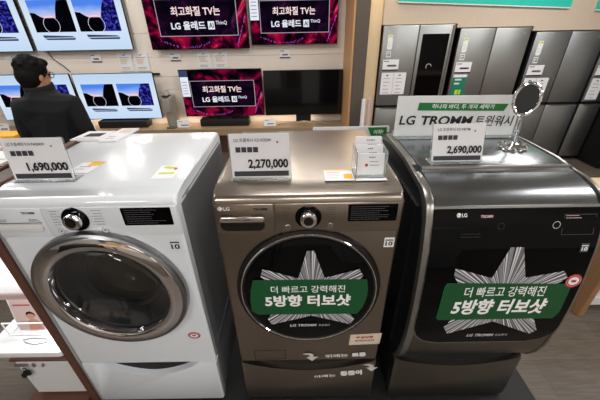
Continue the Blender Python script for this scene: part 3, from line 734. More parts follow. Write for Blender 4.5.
# green sign behind the silver machine
t = thing('standing_sign', (.27, .79, 0), 'white sign with green corner standing behind the silver washing machine', 'sign')
fr = frame((.05, .785, 0), (1, 0, 0), (0, 0, 1))
obj('sign_board', prism(B(), rect(0, .445, 0, 1.378, .008), fr, -.005, 0), 'signwhite', t)
bm = B(); poly(bm, [(.345, 1.315), (.43, 1.315), (.43, 1.372), (.318, 1.372)], fr, .001); gp = obj('green_strip', bm, 'green', t)
bm = B(); text(bm, '이하!', fr, .355, 1.330, .055, .028, .002, .01, .15); obj('strip_lettering', bm, 'whiteink', gp)

# ---------------------------------------------------------------- televisions
def tv_shell(x0, x1, z0, z1, y, label, group, stand=None, base=(0, 0)):
    t = thing('television', ((x0+x1)/2, y, z0 if not stand else .452), label, 'television', group)
    obj('tv_panel', box(B(), x0, x1, y, y+.03, z0, z1, .004, 1), 'tvframe', t)
    obj('back_cover', box(B(), x0+.15, x1-.15, y+.03, y+(.085 if not stand else .07), z0+.06, z1-.15, .01), 'black', t)
    cx = (x0+x1)/2
    if stand == 'bar':
        obj('neck', box(B(), cx-.1, cx+.1, y+.015, y+.05, .50, z0+.08), 'black', t)
        obj('stand_base', box(B(), cx-.02-.38, cx+.38, y-.09, y+.10, .452, .56, .008), 'soundbar', t)
    elif stand == 'legs':
        obj('neck', box(B(), cx-.12, cx+.12, y+.02, y+.05, .475, z0+.08), 'black', t)
        bm = B(); tube(bm, [(cx-.42, y-.08, .46), (cx-.2, y-.03, .475), (cx, y+.0, .49), (cx+.2, y-.03, .475), (cx+.42, y-.08, .46)], .009, 8); tube(bm, [(cx-.2, y-.02, .475), (cx-.15, y+.09, .462)], .008, 8); tube(bm, [(cx+.2, y-.02, .475), (cx+.15, y+.09, .462)], .008, 8); obj('stand_base', bm, 'silver', t)
    elif stand:
        for s in (-1, 1):
            bm = B(); box(bm, cx+s*.35-.02, cx+s*.35+.02, y-.05, y+.10, .452, .47, .004, 1); box(bm, cx+s*.35-.015, cx+s*.35+.015, y+.008, y+.028, .46, z0+.02); obj('stand_foot', bm, 'black', t)
    return t
def scr(t, m, x0, x1, z0, z1, y, name='screen', par=None):
    return obj(name, poly(B(), rect(x0+.008, x1-.008, z0+.008, z1-.008), lambda a, b, q: (a, y-.0008, b)), m, par or t)
def tv_blue(t, x0, x1, z0, z1, y):
    s = scr(t, 'scr_blue', x0, x1, z0, z1, y); W, H = x1-x0, z1-z0
    mk = lambda u, v, q=0: (x0+u*W, y-.0012-q, z0+v*H)
    for ua, ub, right in ((.07, .475, 0), (.515, .93, 1)):
        q = lambda a, b, t_=0: mk(ua+(ub-ua)*a, .30+.48*b, t_)
        obj('sky_picture', poly(B(), rect(0, 1, 0, 1), q, 0), 'scr_sky', s)
        L_ = [(0, .0), (0, .62), (.12, .60), (.22, .5), (.3, .45), (.62, .45), (.62, 0)]
        obj('hill_picture', poly(B(), [(a, b_) for a, b_ in L_], q, .0004), 'scr_black', s)
        R_ = [(.58, 0), (.6, .5), (.66, .75), (.74, .98), (.86, 1.0), (.95, 1.0), (1, .98), (1, 0)]
        obj('rock_picture', poly(B(), R_, q, .0006), 'scr_navy' if right else 'scr_black', s)
        bm = B(); ring(bm, (0, 0), .95, 1.0, lambda a, b, t_=0: q(.44+a*.2, .23+b*.28, .001), 0, 40); obj('circle_picture', bm, 'scr_white', s)
        bm = B(); c = lambda a, b, t_=0: mk(ua+(ub-ua)*a, b, .0005)
        poly(bm, [(.12, .255), (.85, .235), (.92, .215), (.14, .215)], c); poly(bm, [(.14, .205), (.92, .205), (.9, .175), (.2, .180)], c); obj('slab_picture', bm, 'scr_slab', s)
def tv_red(t, x0, x1, z0, z1, y, label_strip):
    s = scr(t, 'scr_red', x0, x1, z0, z1, y); W, H = x1-x0, z1-z0
    mk = lambda u, v, q=0: (x0+u*W, y-.0012-q, z0+v*H)
    obj('caption_box', poly(B(), rect(.115, .90, .21, .77), mk, .0002), 'scr_box', s)
    bm = B(); lw = .006
    for q in (rect(.115, .90, .21, .21+lw*1.6), rect(.115, .90, .77-lw*1.6, .77), rect(.115, .115+lw, .21, .77), rect(.90-lw, .90, .21, .77)): poly(bm, q, mk, .0005)
    obj('caption_outline', bm, 'scr_line', s)
    bm = B(); text(bm, '최고화질 TV는', mk, .26, .52, .48, .14, .0006, .02); obj('caption_lettering', bm, 'scr_pink', s)
    bm = B(); text(bm, 'LG 올레드', mk, .24, .31, .34, .13, .0006, .03); obj('caption_lettering', bm, 'scr_white', s)
    bm = B(); poly(bm, rect(.605, .67, .31, .435), mk, .0006); text(bm, 'ThinQ', mk, .685, .375, .11, .065, .0006, .01); obj('caption_lettering', bm, 'scr_white', s)
    bm = B(); text(bm, 'AI', mk, .615, .33, .045, .085, .0009, .02); obj('caption_mark', bm, 'scr_box', s)
    rn = random.Random(3); bm = B()
    for i in range(110):
        if i % 2: a = rn.random(); u, v = .88+.1*a, .05+.45*a+rn.uniform(-.02, .02)
        else: a = rn.random(); u, v = .1+.55*a, .16-.13*math.sin(a*3.0)+rn.uniform(-.015, .015)
        r = rn.uniform(.002, .005); poly(bm, circle(u, v, r, 6, r*1.7), mk, .0003)
    o = obj('sparkle_picture', bm, 'scr_spark', s); o['kind'] = 'stuff'
    if label_strip:
        bm = B(); poly(bm, rect(.006, .105, .44, .985), mk, .0004); ls = obj('spec_strip', bm, 'scr_white', s)
        bm = B(); poly(bm, rect(.006, .105, .85, .985), mk, .0006)
        for i in range(5): poly(bm, rect(.02, .085, .5+i*.06, .51+i*.06), mk, .0006)
        obj('spec_print', bm, 'scr_slab', ls)
UY = 4.10; GU = 'televisions hung on the wall'; GL = 'televisions on the long shelf'
for a in ((-5.32, -3.915, 1.575, 2.39, 'wall-hung television with pale blue mountain picture at far upper left'), (-3.86, -2.445, 1.575, 2.39, 'wall-hung television with pale blue mountain pictures, above the standing man')):
    t = tv_shell(a[0], a[1], a[2], a[3], UY, a[4], GU); tv_blue(t, a[0], a[1], a[2], a[3], UY)
t = tv_shell(-2.17, -.735, 1.565, 2.38, UY, 'wall-hung magenta television in the middle of the upper row', GU); tv_red(t, -2.17, -.735, 1.565, 2.38, UY, False)
t = tv_shell(-.70, .548, 1.605, 2.32, UY, 'wall-hung magenta television at the right end of the upper row', GU); tv_red(t, -.70, .548, 1.605, 2.32, UY, True)
LY = 4.05
for a in ((-4.76, -3.50, .585, 1.27, 'shelf television with pale blue pictures at the far left, behind the man'), (-3.465, -2.235, .575, 1.265, 'shelf television with pale blue mountain pictures to the right of the man')):
    t = tv_shell(a[0], a[1], a[2], a[3], LY, a[4], GL, 'bar'); tv_blue(t, a[0], a[1], a[2], a[3], LY)
t = tv_shell(-1.845, -.585, .595, 1.295, LY, 'shelf television with magenta picture and long black base', GL, 'bar'); tv_red(t, -1.845, -.585, .595, 1.295, LY, True)
t = tv_shell(-.565, .650, .590, 1.262, LY, 'switched-off black television with silver legs on the shelf', GL, 'legs'); scr(t, 'tvblack', -.565, .650, .590, 1.262, LY)

# the long shelf (hung on the wall)
t = thing('wall_shelf', (-2.4, 4.0, .40), 'long wooden shelf along the wall carrying the televisions', 'shelf')
obj('shelf_board', box(B(), -6.0, .66, 3.84, 4.185, .405, .45, .004, 1), 'shelfwood', t)
obj('shelf_front', box(B(), -6.0, .66, 3.825, 3.845, .34, .452, .004, 1), 'shelfwood', t)
obj('support_panel', box(B(), -5.9, .6, 4.0, 4.18, 0, .405), 'brown', t)

# tags and info sheets
def shelf_card(x, y, label, wd=.19, ht=.12):
    t = thing('price_card', (x, y, .45), label, 'price card', 'price cards on the shelf')
    fr = frame((x-wd/2, y, .452), (1, 0, 0), (0, .25, 1))
    obj('card', prism(B(), rect(0, wd, 0, ht), fr, -.004, 0), 'paper', t)
    obj('card_foot', box(B(), x-wd/2, x+wd/2, y-.005, y+.06, .4505, .453), 'acrylic', t)
    bm = B(); printed_lines(bm, fr, .02, wd*.5, ht*.7, ht*.72, 1, .008, int(x*100)); printed_lines(bm, fr, wd*.3, wd*.95, ht*.2, ht*.22, 1, .018, int(x*77)); obj('card_print', bm, 'ink', t)
shelf_card(-1.885, 3.93, 'small white price card beside the silver dispenser')
shelf_card(-.50, 3.92, 'small white price card before the switched-off television')
shelf_card(-3.38, 3.90, 'small white price card by the right arm of the man')
shelf_card(-4.75, 3.90, 'small white price card on the shelf at the far left')
def wall_tag(x, z, label, wd=.155, ht=.115):
    t = thing('wall_tag', (x, 4.19, z), label, 'price tag', 'price tags on the wall'); fr = frame((x-wd/2, 4.188, z), (1, 0, 0), (0, 0, 1))
    obj('card', prism(B(), rect(0, wd, 0, ht), fr, -.010, 0), 'paper', t)
    bm = B(); poly(bm, rect(0, wd, .002, ht*.14), fr, .001); printed_lines(bm, fr, .012, wd*.45, ht*.78, ht*.8, 1, .012, 5); printed_lines(bm, fr, wd*.25, wd*.95, ht*.3, ht*.32, 1, .022, 7); obj('card_print', bm, 'ink', t)
wall_tag(-3.09, 1.405, 'small price tag on the wall below the blue upper television')
wall_tag(-1.89, 1.40, 'small price tag on the wall, left below the middle magenta television')
wall_tag(-.225, 1.415, 'small price tag on the wall above the switched-off television')
def info_sheet(x, z, label, wd=.21, ht=.255, backing=False):
    t = thing('info_sheet', (x, 4.19, z), label, 'information sheet', 'information sheets on the wall'); fr = frame((x-wd/2, 4.188, z), (1, 0, 0), (0, 0, 1))
    obj('sheet', prism(B(), rect(0, wd, 0, ht), fr, -.008, 0), 'paper', t)
    bm = B(); poly(bm, [(wd*.38, ht*.88), (wd*.6, ht*.94), (wd*.62, ht*.9), (wd*.45, ht*.85)], fr, .001); printed_lines(bm, fr, wd*.15, wd*.85, ht*.12, ht*.2, 2, .006, 5); printed_lines(bm, fr, wd*.1, wd*.9, ht*.72, ht*.74, 1, .008, 6); obj('sheet_print', bm, 'inkgrey', t)
    bm = B(); printed_lines(bm, fr, wd*.15, wd*.85, ht*.4, ht*.6, 3, .022, 9); obj('sheet_highlight', bm, 'cream', t)
info_sheet(-2.66, 1.27, 'left information sheet of the pair beside the blue lower television')
info_sheet(-2.41, 1.27, 'right information sheet of the pair beside the blue lower television')
tag(obj('sheet_rail', box(B(), -2.32, -2.18, 4.17, 4.199, 1.215, 1.24), 'black'), 'short black rail on the wall beside the information sheets', 'rail')
info_sheet(-1.46, 1.29, 'left information sheet above the magenta lower television', .2, .23)
info_sheet(-1.21, 1.29, 'right information sheet above the magenta lower television', .2, .23)
info_sheet(-4.35, 1.30, 'left information sheet above the head of the man', .2, .23)
info_sheet(-4.10, 1.30, 'right information sheet above the head of the man', .2, .23)
bm = B(); tube(bm, [(-3.78, 4.19, 1.56), (-3.74, 4.19, 1.46), (-3.62, 4.19, 1.36), (-3.55, 4.19, 1.28)], .006, 6)
tag(obj('cable', bm, 'black'), 'thin black cable hanging down the wall between the blue televisions', 'cable')

# silver water dispenser on the shelf
t = thing('water_dispenser', (-2.06, 3.95, .45), 'silver countertop water dispenser on the shelf between televisions', 'water dispenser')
pts = rect(-2.145, -1.98, 3.93, 4.16, .07, 6)
bm = B(); prism(bm, pts, XY, .453, .93, .012, 2); obj('dispenser_body', bm, 'dispenser', t)
bm = B(); prism(bm, rect(-2.14, -2.0, 3.90, 3.99, .05, 6), XY, .70, .90, .008, 2); obj('dispenser_head', bm, 'dispenser', t)
obj('control_top', prism(B(), rect(-2.13, -2.01, 3.905, 4.03, .045, 6), XY, .93, .945, .004), 'black', t)
obj('drip_tray', prism(B(), rect(-2.14, -2.0, 3.855, 3.95, .04, 6), XY, .453, .480, .004), 'silver', t)
bm = B(); lathe(bm, [(0, 0), (.03, 0), (.034, .03), (.036, .07), (.03, .075), (0, .075)], lambda a, b, q: (-2.06+a, 3.99+b, .9455+q), 24)
tag(obj('drinking_glass', bm, 'acrylic'), 'small clear glass standing on the silver water dispenser', 'glass')

# ---------------------------------------------------------------- refrigerators
FY = 3.4
def fridge(x0, top, label, m, y=FY, ins=None, depth=.72, wd=.884, m_low=None, stickers=True, dark=False, tealtag=False, single=False):
    x1 = x0+wd; cx = (x0+x1)/2
    t = thing('refrigerator', (cx, y+depth/2, 0), label, 'refrigerator', 'refrigerators along the wall')
    obj('cabinet', box(B(), x0+.004, x1-.004, y+.055, y+depth, .02, top-.02, .006, 1), 'fblack', t)
    obj('plinth', box(B(), x0+.03, x1-.03, y+.06, y+depth-.05, 0, .06), 'black', t)
    doors = []
    for i, (a, b_) in enumerate(((x0, x1),) if single else ((x0, cx-.004), (cx+.004, x1))):
        d = obj('upper_door', box(B(), a, b_, y, y+.05, .87, top, .008, 2), m, t); doors.append(d)
        obj('handle_groove', box(B(), a+.03, b_-.01, y+.02, y+.05, .845, .872), 'black', d)
        d2 = obj('lower_door', box(B(), a, b_, y, y+.05, .065, .835, .008, 2), m_low or m, t)
        bm = B(); box(bm, a+.06, b_-.02, y-.001, y+.004, .815, .832); obj('handle_edge', bm, 'silver' if not dark else 'steelf2', d2)
        if i == 0 or ins is None:
            k = FRONT(y-.0006)
            bm = B(); text(bm, 'LG', k, (a+.06 if i == 0 else b_-.09), top-.075, .03, .02, .001, .02); obj('door_lettering', bm, 'silverink', d)
    if ins is not None:
        a, b_ = cx+.05, x1-.055
        g = obj('glass_panel', box(B(), a, b_, y-.003, y+.01, .92, top-.1, .003, 1), 'bglass', doors[1])
        bm = B(); ring(bm, ((a+b_)/2-.03, 1.36), .03, .036, FRONT(y-.0035), .001, 24, 0, PI*1.2); obj('panel_print', bm, 'silverink', g)
        obj('side_bar', box(B(), x1-.028, x1-.002, y-.012, y+.03, .88, top-.005, .004, 1), 'silver', doors[1])
    if stickers:
        d = doors[0]; k = FRONT(y-.0006); ax = x0+.06
        bm = B(); poly(bm, rect(ax, ax+.065, top-.27, top-.10, .02), k, .0006); e = obj('energy_label', bm, 'paper', d)
        bm = B(); ring(bm, (ax+.032, top-.135), .014, .03, k, .0012, 16, 0, PI); printed_lines(bm, k, ax+.01, ax+.055, top-.24, top-.19, 4, .004, 8); obj('label_print', bm, 'lime', e)
        iq_badge(d, k, ax, top-.36, .06)
        bm = B(); prism(bm, rect(ax-.03, ax+.175, top-.52, top-.385), lambda a, b, q: k(a, b, q), 0, .003); pt = obj('price_tag', bm, 'paper', d)
        bm = B(); k2 = FRONT(y-.0042); poly(bm, rect(ax-.03, ax+.175, top-.52, top-.505), k2, .0003); printed_lines(bm, k2, ax+.03, ax+.165, top-.475, top-.47, 1, .022, 10); printed_lines(bm, k2, ax-.02, ax+.06, top-.415, top-.41, 1, .01, 11); obj('tag_print', bm, 'ink', pt)
        if tealtag:
            bm = B(); poly(bm, rect(ax-.03, ax+.15, top-.83, top-.535), k, .001); tt = obj('teal_card', bm, 'tealtag', d)
            bm = B(); poly(bm, rect(ax-.03, ax+.15, top-.57, top-.535), k, .0016); printed_lines(bm, k, ax, ax+.11, top-.66, top-.61, 2, .022, 12)
            for v in bm.verts: v.co.y -= .001
            obj('card_print', bm, 'paper', tt)
            bm = B(); poly(bm, rect(ax+.03, ax+.07, top-.79, top-.73), k, .0018); poly(bm, rect(ax+.08, ax+.11, top-.79, top-.73), k, .0018); obj('card_mark', bm, 'lime', tt)
        else:
            for q in ((0,) if single else (0, 1)):
                bm = B(); prism(bm, rect(ax-.03+q*.165, ax+.13+q*.165, top-.84, top-.545), lambda a, b, q_: k(a, b, q_), 0, .002); tt = obj('info_sheet', bm, 'paper', d)
                bm = B(); k2 = FRONT(y-.0034); poly(bm, rect(ax-.03+q*.165, ax+.13+q*.165, top-.84, top-.82), k2, .0003); printed_lines(bm, k2, ax+q*.165, ax+.1+q*.165, top-.8, top-.62, 5, .006, 12); poly(bm, rect(ax+.03+q*.165, ax+.06+q*.165, top-.585, top-.57), k2, .0003); obj('sheet_print', bm, 'inkgrey', tt)
    return t
fridge(1.043, 1.838, 'silver refrigerator with a black glass upper door, leftmost in the row', 'steelf', ins=1)
fridge(2.000, 1.790, 'silver refrigerator with a teal card on its door, second in the row', 'steelf', tealtag=True)
fridge(2.962, 1.738, 'dark steel refrigerator with white sheets on its door, third in the row', 'steelf2', dark=True)
fridge(3.880, 1.72, 'narrow steel refrigerator fourth in the row, beside the black one', 'steelf2', m_low='steelf', wd=.30, single=True)
fridge(4.20, 1.74, 'black refrigerator standing forward at the right end of the row', 'fblack', y=3.02, depth=.75, stickers=False, dark=True)

t = thing('hanging_sign', (2.2, 3.43, 2.0), 'long teal sign board above the silver refrigerators', 'sign', 'teal signs on the soffit')
fr = frame((1.185, 3.415, 2.075), (1, 0, -.045), (.045, 0, 1))
obj('sign_board', prism(B(), rect(0, 2.09, .012, .5), fr, -.02, 0), 'teal', t)
obj('sign_edge', prism(B(), rect(0, 2.09, 0, .012), fr, -.02, .002), 'signwhite', t)
t = thing('hanging_sign', (4.3, 3.43, 1.93), 'second teal sign board at the far right edge above the refrigerators', 'sign', 'teal signs on the soffit')
fr = frame((3.60, 3.415, 1.955), (1, 0, -.045), (.045, 0, 1))
obj('sign_board', prism(B(), rect(0, 1.6, .012, .5), fr, -.02, 0), 'teal', t)
obj('sign_edge', prism(B(), rect(0, 1.6, 0, .012), fr, -.02, .002), 'signwhite', t)

# pale banner poles by the dark column
for i, (x, m) in enumerate(((.845, 'paper'), (.925, 'boxpink'))):
    bm = B(); tube(bm, [(x, 3.30, .012), (x, 3.30, .5), (x, 3.30, .98)], [.032-.006*i, .030, .026], 14)
    t = thing('banner_tube', (x, 3.30, 0), ('white rolled banner tube standing by the dark column', 'pink rolled banner tube standing by the first refrigerator')[i], 'banner tube')
    obj('tube', bm, m, t); obj('tube_foot', lathe(B(), [(0, 0), (.045, 0), (.045, .012), (0, .013)], lambda a, b, q: (x+a*.8, 3.30+b, q), 20), 'black', t)

# ---------------------------------------------------------------- left display stand
t = thing('partition_panel', (-1.218, .4, 0), 'tall white partition board with brown edging left of the white machine', 'partition')
obj('board', box(B(), -1.231, -1.204, .004, .75, 0, 1.372), 'whiteplastic', t)
obj('edge_band', box(B(), -1.235, -1.200, -.012, .004, 0, 1.386, .002, 1), 'brown', t)
obj('edge_band', box(B(), -1.235, -1.200, .004, .75, 1.372, 1.386, .002, 1), 'brown', t)
t = thing('display_cabinet', (-1.39, .3, 0), 'low white display cabinet with brown trim and a lock, left of the partition', 'cabinet')
X0, X1 = -1.545, -1.238
obj('cabinet_body', box(B(), X0+.01, X1, .03, .62, .10, .41), 'whiteplastic', t)
obj('plinth', box(B(), X0-.03, X1, -.04, .62, 0, .10, .003, 1), 'brown', t)
obj('trim_strip', box(B(), X0-.005, X1, .0, .62, .41, .424, .002, 1), 'brown', t)
d = obj('door', box(B(), X0+.012, X1-.004, .008, .03, .115, .405, .003, 1), 'whiteplastic', t)
bm = B(); box(bm, X0+.005, X0+.075, -.004, .008, .372, .388, .003, 1); box(bm, X0+.10, X0+.112, -.004, .008, .366, .390, .002, 1); box(bm, X0+.15, X0+.158, -.004, .008, .366, .386, .002, 1); obj('hasp', bm, 'silver', d)
bm = B(); box(bm, X0+.045, X0+.078, -.018, -.004, .315, .35, .004, 1); tube(bm, [(X0+.052, -.011, .35), (X0+.052, -.011, .368), (X0+.061, -.011, .376), (X0+.07, -.011, .368), (X0+.07, -.011, .35)], .003, 8); box(bm, X0+.03, X0+.05, -.022, -.006, .30, .33, .004, 1); obj('padlock', bm, 'rimdark', d)
top = rect(-1.68, X1, .015, .62, .05, 6)
M['litwhite'] = mat('gloss_white', (240, 243, 245), .15, noise=.0, coat=.8)
obj('worktop', prism(B(), top, XY, .425, .462, .006, 2), 'litwhite', t)
area('cabinet_light', (-1.45, .36, .79), .4, .4, 5.5, (1, .98, .97))
t = thing('upper_shelf', (-1.6, .4, .80), 'white shelf with a pinkish front edge fixed to the partition above the brochure holder', 'shelf')
obj('shelf_board', box(B(), -2.1, -1.238, .06, 1.0, .812, .84, .004, 1), 'litwhite', t)
obj('shelf_edge', box(B(), -2.1, -1.238, .050, .060, .808, .842, .002, 1), 'boxpink', t)
obj('shelf_back_panel', box(B(), -2.1, -1.238, 1.0, 1.02, 0, .84), 'whiteplastic', t)
bm = B(); tube(bm, [(-1.30, .14, .8435), (-1.36, .12, .8435), (-1.40, .18, .8435), (-1.37, .26, .8435), (-1.33, .30, .86), (-1.34, .33, .90)], .002, 6)
tag(obj('cable', bm, 'inkgrey'), 'thin loop of cable lying on the white shelf', 'cable')
bm = B(); tube(bm, [(-1.50, .075, .465), (-1.44, .06, .465), (-1.38, .075, .465), (-1.40, .095, .465), (-1.48, .10, .465), (-1.52, .09, .465)], .002, 6, True)
tag(obj('security_cable', bm, 'silver'), 'loop of thin cable lying on the glossy white worktop', 'cable')
# wire brochure holder with brochures
t = thing('brochure_holder', (-1.495, .16, .462), 'white wire brochure holder on the glossy white worktop', 'brochure holder')
bm = B()
hx0, hx1, hy0, hy1, hz = -1.615, -1.375, .12, .20, .464
tube(bm, [(hx0, hy0, hz+.095), (hx1, hy0, hz+.095)], .004, 8); tube(bm, [(hx0, hy0, hz+.003), (hx1, hy0, hz+.003)], .004, 8); tube(bm, [(hx0, hy1, hz+.003), (hx1, hy1, hz+.003)], .004, 8)
for x in (hx0, hx1): tube(bm, [(x, hy0, hz+.095), (x, hy0, hz+.003), (x, hy1, hz+.003), (x, hy1+.02, hz+.20)], .004, 8)
tube(bm, [(hx0, hy1+.02, hz+.20), (hx1, hy1+.02, hz+.20)], .004, 8)
obj('wire_frame', bm, 'whiteink', t)
def brochure(x0, x1, y, ht, label, cover):
    t = thing('brochure', ((x0+x1)/2, y, .47), label, 'brochure', 'brochures in the wire holder'); fr = frame((x0, y, .468), (1, 0, 0), (0, .16, 1)); wd = x1-x0
    obj('pages', prism(B(), rect(0, wd, 0, ht), fr, -.012, 0), 'paper', t)
    c = obj('cover', poly(B(), rect(0, wd, 0, ht), fr, .0006), cover, t)
    bm = B(); text(bm, '가전', fr, wd*.15, ht*.78, wd*.3, ht*.06, .001) if False else printed_lines(bm, fr, wd*.12, wd*.75, ht*.74, ht*.76, 1, .008, 2); obj('cover_print', bm, 'red', c)
    if cover == 'signwhite': return
    bm = B(); poly(bm, circle(wd*.62, ht*.45, wd*.17, 20, ht*.09), fr, .0012); poly(bm, [(wd*.4, 0), (wd*.95, 0), (wd*.85, ht*.3), (wd*.62, ht*.4), (wd*.45, ht*.28)], fr, .0011); f = obj('cover_portrait', bm, 'skin', c)
    bm = B(); poly(bm, [(wd*.45, ht*.47), (wd*.5, ht*.56), (wd*.65, ht*.59), (wd*.8, ht*.53), (wd*.82, ht*.42), (wd*.74, ht*.5), (wd*.6, ht*.52)], fr, .0016); obj('cover_hair', bm, 'hair', c)
brochure(-1.580, -1.440, .150, .215, 'brochure with a portrait on a pink cover, front one in the wire holder', 'boxpink')
brochure(-1.606, -1.50, .166, .19, 'pale grey brochure standing behind the pink portrait brochure in the wire holder', 'signwhite')

# left clutter: boxes on a side counter behind the partition
t = thing('side_counter', (-2.8, 1.5, 0), 'brown-edged side counter at left frame edge behind the price card', 'counter')
obj('counter_body', box(B(), -3.3, -2.37, 1.15, 1.95, 0, .93), 'whiteplastic', t)
obj('counter_top', box(B(), -3.32, -2.36, 1.13, 1.97, .93, .955, .003, 1), 'brown', t)

leaflet(-2.75, -2.38, 1.30, 1.58, 'large white leaflet pile on the side counter beside the man', th=.02, z=.955, name='brochure_pile', bits=[('inkgrey', pl(.5, .9, .3, .34))])
tag(obj('carton', box(B(), -3.0, -2.62, 1.76, 1.92, .9555, 1.05, .004, 1), 'orange'), 'orange carton at the left frame edge on the side counter', 'box')
tag(obj('carton', box(B(), -2.95, -2.52, 1.60, 1.74, .9555, 1.0, .004, 1), 'boxpink'), 'flat pinkish carton before the orange one on the side counter', 'box')
# ---------------------------------------------------------------- right counter
t = thing('wooden_counter', (2.45, .8, 0), 'wooden counter with rounded tan top to the right of the black machine', 'counter')
obj('side_board', box(B(), 1.985, 2.03, .55, .98, 0, .87, .003, 1), 'counterwood', t)
obj('rear_board', box(B(), 2.03, 3.0, .94, .98, 0, .87), 'counterwood', t)
obj('side_board', box(B(), 2.96, 3.0, .55, .94, 0, .87), 'counterwood', t)
obj('low_shelf', box(B(), 2.03, 2.96, .60, .94, .06, .14, .003, 1), 'whiteplastic', t)
obj('countertop', prism(B(), rect(1.95, 3.03, .52, 1.01, .06, 6), XY, .87, .905, .005, 2), 'tan', t)

# ---------------------------------------------------------------- the man watching the televisions
def skin_obj(nodes, edges, root=0, sub=1):
    me = bpy.data.meshes.new('skin'); me.from_pydata([n[0] for n in nodes], edges, []); o = bpy.data.objects.new('skin', me); C.objects.link(o)
    md = o.modifiers.new('s', 'SKIN'); md.use_smooth_shade = True
    for i, n in enumerate(nodes):
        r = n[1] if isinstance(n[1], tuple) else (n[1], n[1]); me.skin_vertices[0].data[i].radius = r; me.skin_vertices[0].data[i].use_root = (i == root)
    if sub: s = o.modifiers.new('u', 'SUBSURF'); s.levels = sub; s.render_levels = sub
    dg = bpy.context.evaluated_depsgraph_get(); dg.update(); m = bpy.data.meshes.new_from_object(o.evaluated_get(dg)); bpy.data.objects.remove(o); return m
def merge(meshes, voxel, smooth=6):
    bm = B()
    for m in meshes: bm.from_mesh(m)
    me = bpy.data.meshes.new('u'); bm.to_mesh(me); bm.free(); o = bpy.data.objects.new('u', me); C.objects.link(o)
    r = o.modifiers.new('r', 'REMESH'); r.mode = 'VOXEL'; r.voxel_size = voxel; r.use_smooth_shade = True
    s = o.modifiers.new('s', 'SMOOTH'); s.factor = .5; s.iterations = smooth
    dg = bpy.context.evaluated_depsgraph_get(); dg.update(); m = bpy.data.meshes.new_from_object(o.evaluated_get(dg)); bpy.data.objects.remove(o); return m
def ball(c, r, rot=None, seg=24):
    bm = B(); bmesh.ops.create_uvsphere(bm, u_segments=seg, v_segments=seg//2, radius=1)
    m = Matrix.Translation(Vector(c)) @ (rot or Matrix()) @ Matrix.Diagonal((*r, 1)); bmesh.ops.transform(bm, matrix=m, verts=bm.verts)
    me = bpy.data.meshes.new('b'); bm.to_mesh(me); bm.free(); return me
PX, PY = -1.985, 1.50
V = lambda x, y, z: (PX+x, PY+y, z)
head_c = Vector(V(-.02, .02, 1.595)); hyaw = math.radians(-24)
HR = Matrix.Rotation(hyaw, 4, 'Z') @ Matrix.Rotation(math.radians(-10), 4, 'X')      # local +y = the way he looks
hp = lambda x, y, z: tuple(head_c + (HR @ Vector((x, y, z))))
t = thing('person', (PX, PY, 0), 'man in a dark jacket seen from behind, watching the televisions', 'person')
sh = .195
nodes = [(V(0, 0, .93), (.15, .11)), (V(0, 0, 1.10), (.14, .10)), (V(0, -.005, 1.28), (.15, .11)), (V(0, -.01, 1.40), (.11, .085)), (V(-.01, .0, 1.47), .055), (V(-.02, .015, 1.545), .052),
         (V(-sh, 0, 1.375), .06), (V(-sh-.06, -.03, 1.12), .042), (V(-sh-.01, .16, 1.0), .034), (V(-sh+.05, .24, 1.02), (.030, .020)),
         (V(sh, 0, 1.385), .06), (V(sh+.06, -.03, 1.14), .042), (V(sh-.0, .17, 1.03), .034), (V(sh-.06, .25, 1.06), (.030, .020)),
         (V(-.09, 0, .86), .085), (V(-.11, .02, .48), .055), (V(-.11, .0, .09), .040), (V(-.12, .14, .05), .036),
         (V(.09, 0, .86), .085), (V(.12, .02, .48), .055), (V(.13, .0, .09), .040), (V(.15, .14, .05), .036)]
edges = [(0, 1), (1, 2), (2, 3), (3, 4), (4, 5), (3, 6), (6, 7), (7, 8), (8, 9), (3, 10), (10, 11), (11, 12), (12, 13), (0, 14), (14, 15), (15, 16), (16, 17), (0, 18), (18, 19), (19, 20), (20, 21)]
parts = [skin_obj(nodes, edges)]
for s, base in ((-1, V(-sh+.05, .24, 1.02)), (1, V(sh-.06, .25, 1.06))):
    bx = Vector(base); inw = Vector((-s*.45, .9, 0)).normalized(); side = Vector((-inw.y, inw.x, 0))*(-s)
    parts.append(ball(bx+inw*.035, (.042, .05, .02), Matrix.Rotation(math.atan2(-inw.x, inw.y), 4, 'Z')))
    for k, L_ in enumerate((.066, .076, .072, .056)):
        a = bx+inw*.07+side*(-.03+.02*k); b_ = a+inw*L_*.45+Vector((0, 0, -.006)); c = b_+inw*L_*.35+Vector((0, 0, -.02)); d = c+inw*L_*.15+Vector((0, 0, -.02))
        parts.append(skin_obj([(tuple(bx+inw*.03+side*(-.022+.015*k)), .010), (tuple(a), .010), (tuple(b_), .0095), (tuple(c), .0088), (tuple(d), .008)], [(0, 1), (1, 2), (2, 3), (3, 4)]))
    th = bx+inw*.02-side*.03
    parts.append(skin_obj([(tuple(th), .012), (tuple(th-side*.022+inw*.03), .0115), (tuple(th-side*.026+inw*.062+Vector((0, 0, -.01))), .009)], [(0, 1), (1, 2)]))
parts += [ball(hp(0, -.005, .02), (.076, .094, .098), HR), ball(hp(0, .03, -.05), (.058, .068, .070), HR), ball(hp(0, .094, -.02), (.012, .020, .020), HR), ball(hp(0, .082, 0), (.009, .018, .03), HR),
          ball(hp(.075, -.005, -.015), (.010, .020, .032), HR), ball(hp(-.075, -.005, -.015), (.010, .020, .032), HR), ball(hp(0, .085, -.066), (.024, .013, .010), HR), ball(hp(0, .078, -.098), (.024, .018, .016), HR),
          ball(hp(.032, .082, .022), (.026, .012, .007), HR), ball(hp(-.032, .082, .022), (.026, .012, .007), HR)]
body = obj('body', merge(parts, .007, 4), 'skin', t)
bm = B()
for s in (-1, 1):
    bmesh.ops.create_uvsphere(bm, u_segments=12, v_segments=8, radius=.0125, matrix=Matrix.Translation(hp(.031*s, .078, .004)))
obj('eyes', bm, 'ink', body)
